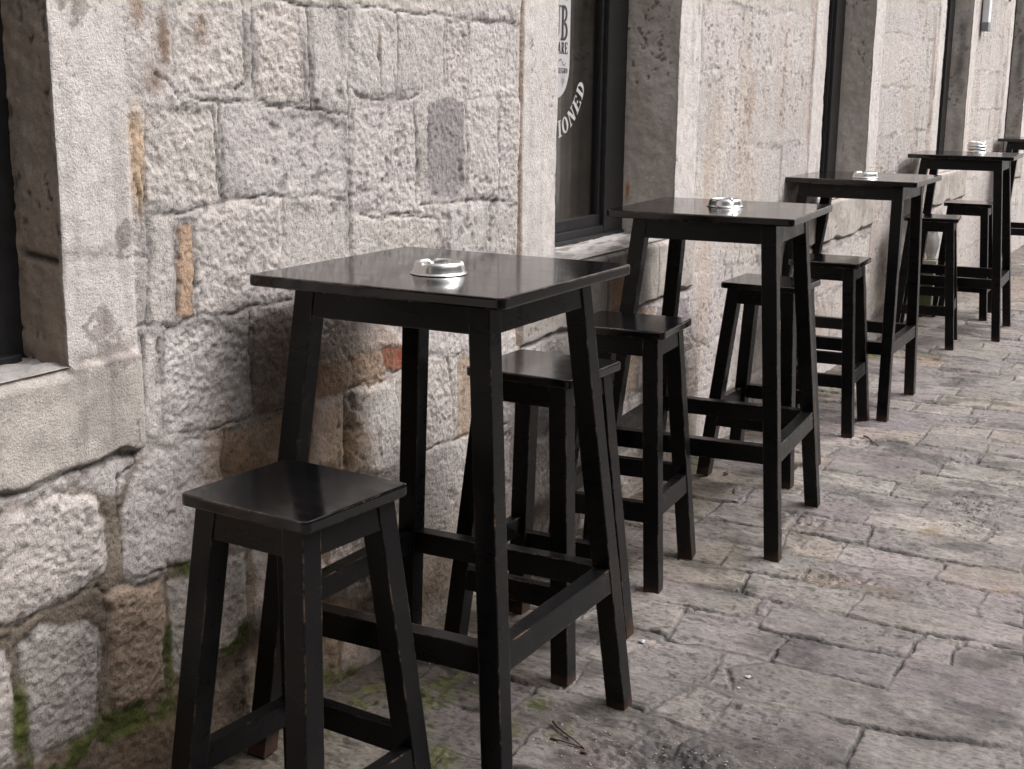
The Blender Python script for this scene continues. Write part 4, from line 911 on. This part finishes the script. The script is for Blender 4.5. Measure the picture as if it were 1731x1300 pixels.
for k, (lb, ox) in enumerate([('lowest steel ashtray of the stack on the fourth table', 0), ('second steel ashtray from the bottom of the stack on the fourth table', .002),
                              ('topmost steel ashtray of the stack on the fourth table', .001)]):
    put_ash('T4', .20+ox, -.025+ox, .0005+k*.020, .7*k, lb)

# things along the wall far away ------------------------------------------
bm = bmesh.new(); bx(bm, 6.74, 6.84, .245, .335, 0, .345, .004); bx(bm, 6.73, 6.85, .235, .34, .345, .375, .004)
ped = done('pedestal_box', bm, M_CREAM); tag(ped, 'cream and olive block standing by the wall behind the stools', 'box')
bm = bmesh.new(); bx(bm, 6.72, 6.739, .25, .33, .02, .33, .002); done('side_panel', bm, M_GREEN, ped)
bm = bmesh.new(); lathe(bm, [(.020, 0), (.030, .004), (.026, .015), (.034, .04), (.042, .08), (.045, .12), (.040, .155), (.032, .175), (.030, .19), (.036, .21), (.036, .25), (.026, .252)], 32, (6.79, .285, .376))
tag(done('vase', bm, M_WHITE, smooth=True), 'white rounded vase standing on the cream and olive block', 'vase')
bm = bmesh.new(); bx(bm, 8.34, 8.44, YW-.055, YW-.006, 1.99, WTOP, .006); tr_ = done('cable_trunking', bm, M_WHITE); tag(tr_, 'white vertical trunking fixed high on the far wall', 'trunking')
bm = bmesh.new(); bx(bm, 8.336, 8.444, YW-.058, YW-.006, 1.93, 1.995, .004); done('end_cap', bm, plain('grey_metal', (.2, .2, .21), .5), tr_)
bm = bmesh.new(); tube(bm, [(9.15+.075*k, YW-.03-.01*math.sin(k), 2.45-.24*math.sin(math.pi*k/8)) for k in range(9)], .006)
tag(done('cable', bm, M_CABLE, smooth=True), 'black cable hanging in a loop high on the far wall', 'cable')

# litter ------------------------------------------------------------------
def twig(pts, r, label):
    bm = bmesh.new(); P = [(x, y, gz(x, y)+.004+dz) for x, y, dz in pts]; tube(bm, P, [r*(1-.6*i/len(P)) for i in range(len(P))], 6)
    tag(done('twig', bm, M_TWIG, smooth=True), label, 'twig', 'twigs lying on the paving')
twig([(.134, -.216, .004), (.115, -.238, .006), (.092, -.268, .003), (.070, -.300, .005), (.045, -.345, 0)], .0035, 'forked dry twig lying in front of the nearest table, its upper branch')
twig([(.062, -.245, .0), (.056, -.275, .003), (.054, -.31, .002), (.052, -.36, 0)], .0028, 'thin dry twig crossing the forked twig in front of the nearest table')
twig([(3.277, -.171, 0), (3.245, -.196, .004), (3.214, -.223, .002), (3.167, -.26, 0)], .0045, 'dark dry twig on the paving beside the stool between the second and third tables')
twig([(2.198, .043, 0), (2.16, .036, .003), (2.12, .027, 0)], .006, 'short dark wood splinter on the paving under the second table')
def scrap(name, x, y, s, m, label, cat, seed, group=None):
    r = random.Random(seed); bm = bmesh.new(); n = 9; c = bm.verts.new((x, y, gz(x, y)+.008*s/.012)); rg = []
    for k in range(n):
        a = 2*math.pi*k/n; rr = s*r.uniform(.55, 1.1); px, py = x+rr*math.cos(a)*.7, y+rr*math.sin(a)
        rg.append(bm.verts.new((px, py, gz(px, py)+r.uniform(.001, .006))))
    for k in range(n): bm.faces.new((c, rg[k], rg[(k+1) % n]))
    ex = bmesh.ops.extrude_face_region(bm, geom=bm.faces[:]); bmesh.ops.translate(bm, verts=[v for v in ex['geom'] if isinstance(v, bmesh.types.BMVert)], vec=(0, 0, .0012))
    tag(done(name, bm, m), label, cat, group)
GP = 'scraps of white paper on the paving'
scrap('paper_scrap', .681, -.213, .011, M_PAPER, 'crumpled white paper scrap beside the foot of the nearest table', 'litter', 1, GP)
scrap('paper_scrap', .605, -.541, .009, M_PAPER, 'white paper scrap on the paving above the pale square slab', 'litter', 2, GP)
scrap('paper_scrap', .535, -.539, .006, M_PAPER, 'tiny white paper scrap at the corner of the pale square slab', 'litter', 3, GP)
scrap('paper_scrap', 2.046, -.005, .007, M_PAPER, 'tiny white paper scrap under the second table', 'litter', 4, GP)
scrap('leaf', 2.352, .14, .014, M_LEAF, 'curled reddish brown leaf on the paving under the second table', 'leaf', 5)
scrap('leaf', .036, -.343, .012, M_LEAF, 'small brown leaf beside the twigs in the foreground', 'leaf', 6)
# grit and crumbs: nobody could count them
r = random.Random(3); bm = bmesh.new()
def crumb(x, y, s):
    z = gz(x, y); P = []
    for dz in (-.3, .8):
        for a in (45, 135, 225, 315): P.append((x+s*math.cos(R(a+r.uniform(-25, 25)))*r.uniform(.6, 1.1), y+s*math.sin(R(a+r.uniform(-25, 25)))*r.uniform(.6, 1.1), z+s*dz*r.uniform(.6, 1)))
    box8(bm, [P[2], P[3], P[0], P[1], P[6], P[7], P[4], P[5]])
for cx, cy, rx, ry, n, s in [(.10, -.55, .13, .25, 420, .0026), (.3, -.75, .1, .2, 160, .0024), (.05, -.3, .12, .12, 120, .0026), (2.42, -.76, .12, .12, 700, .0032), (1.47, -.5, .08, .12, 160, .003), (2.28, -.3, .15, .15, 90, .0035),
                            (2.2, -.8, .1, .1, 120, .004), (.3, .2, .5, .2, 130, .003), (1.2, .2, .4, .15, 100, .003), (3.2, -.6, 1.2, .6, 260, .004), (1.2, -.5, 1.2, .6, 420, .0022), (2.4, .1, .6, .25, 120, .004)]:
    for _ in range(n): crumb(r.gauss(cx, rx*.6), min(r.gauss(cy, ry*.6), .33), s*.62*r.uniform(.3, 1.6)**1.3)
tag(done('grit', bm, M_GRIT), 'loose grit and crumbs of mortar scattered over the paving', 'grit', kind='stuff')
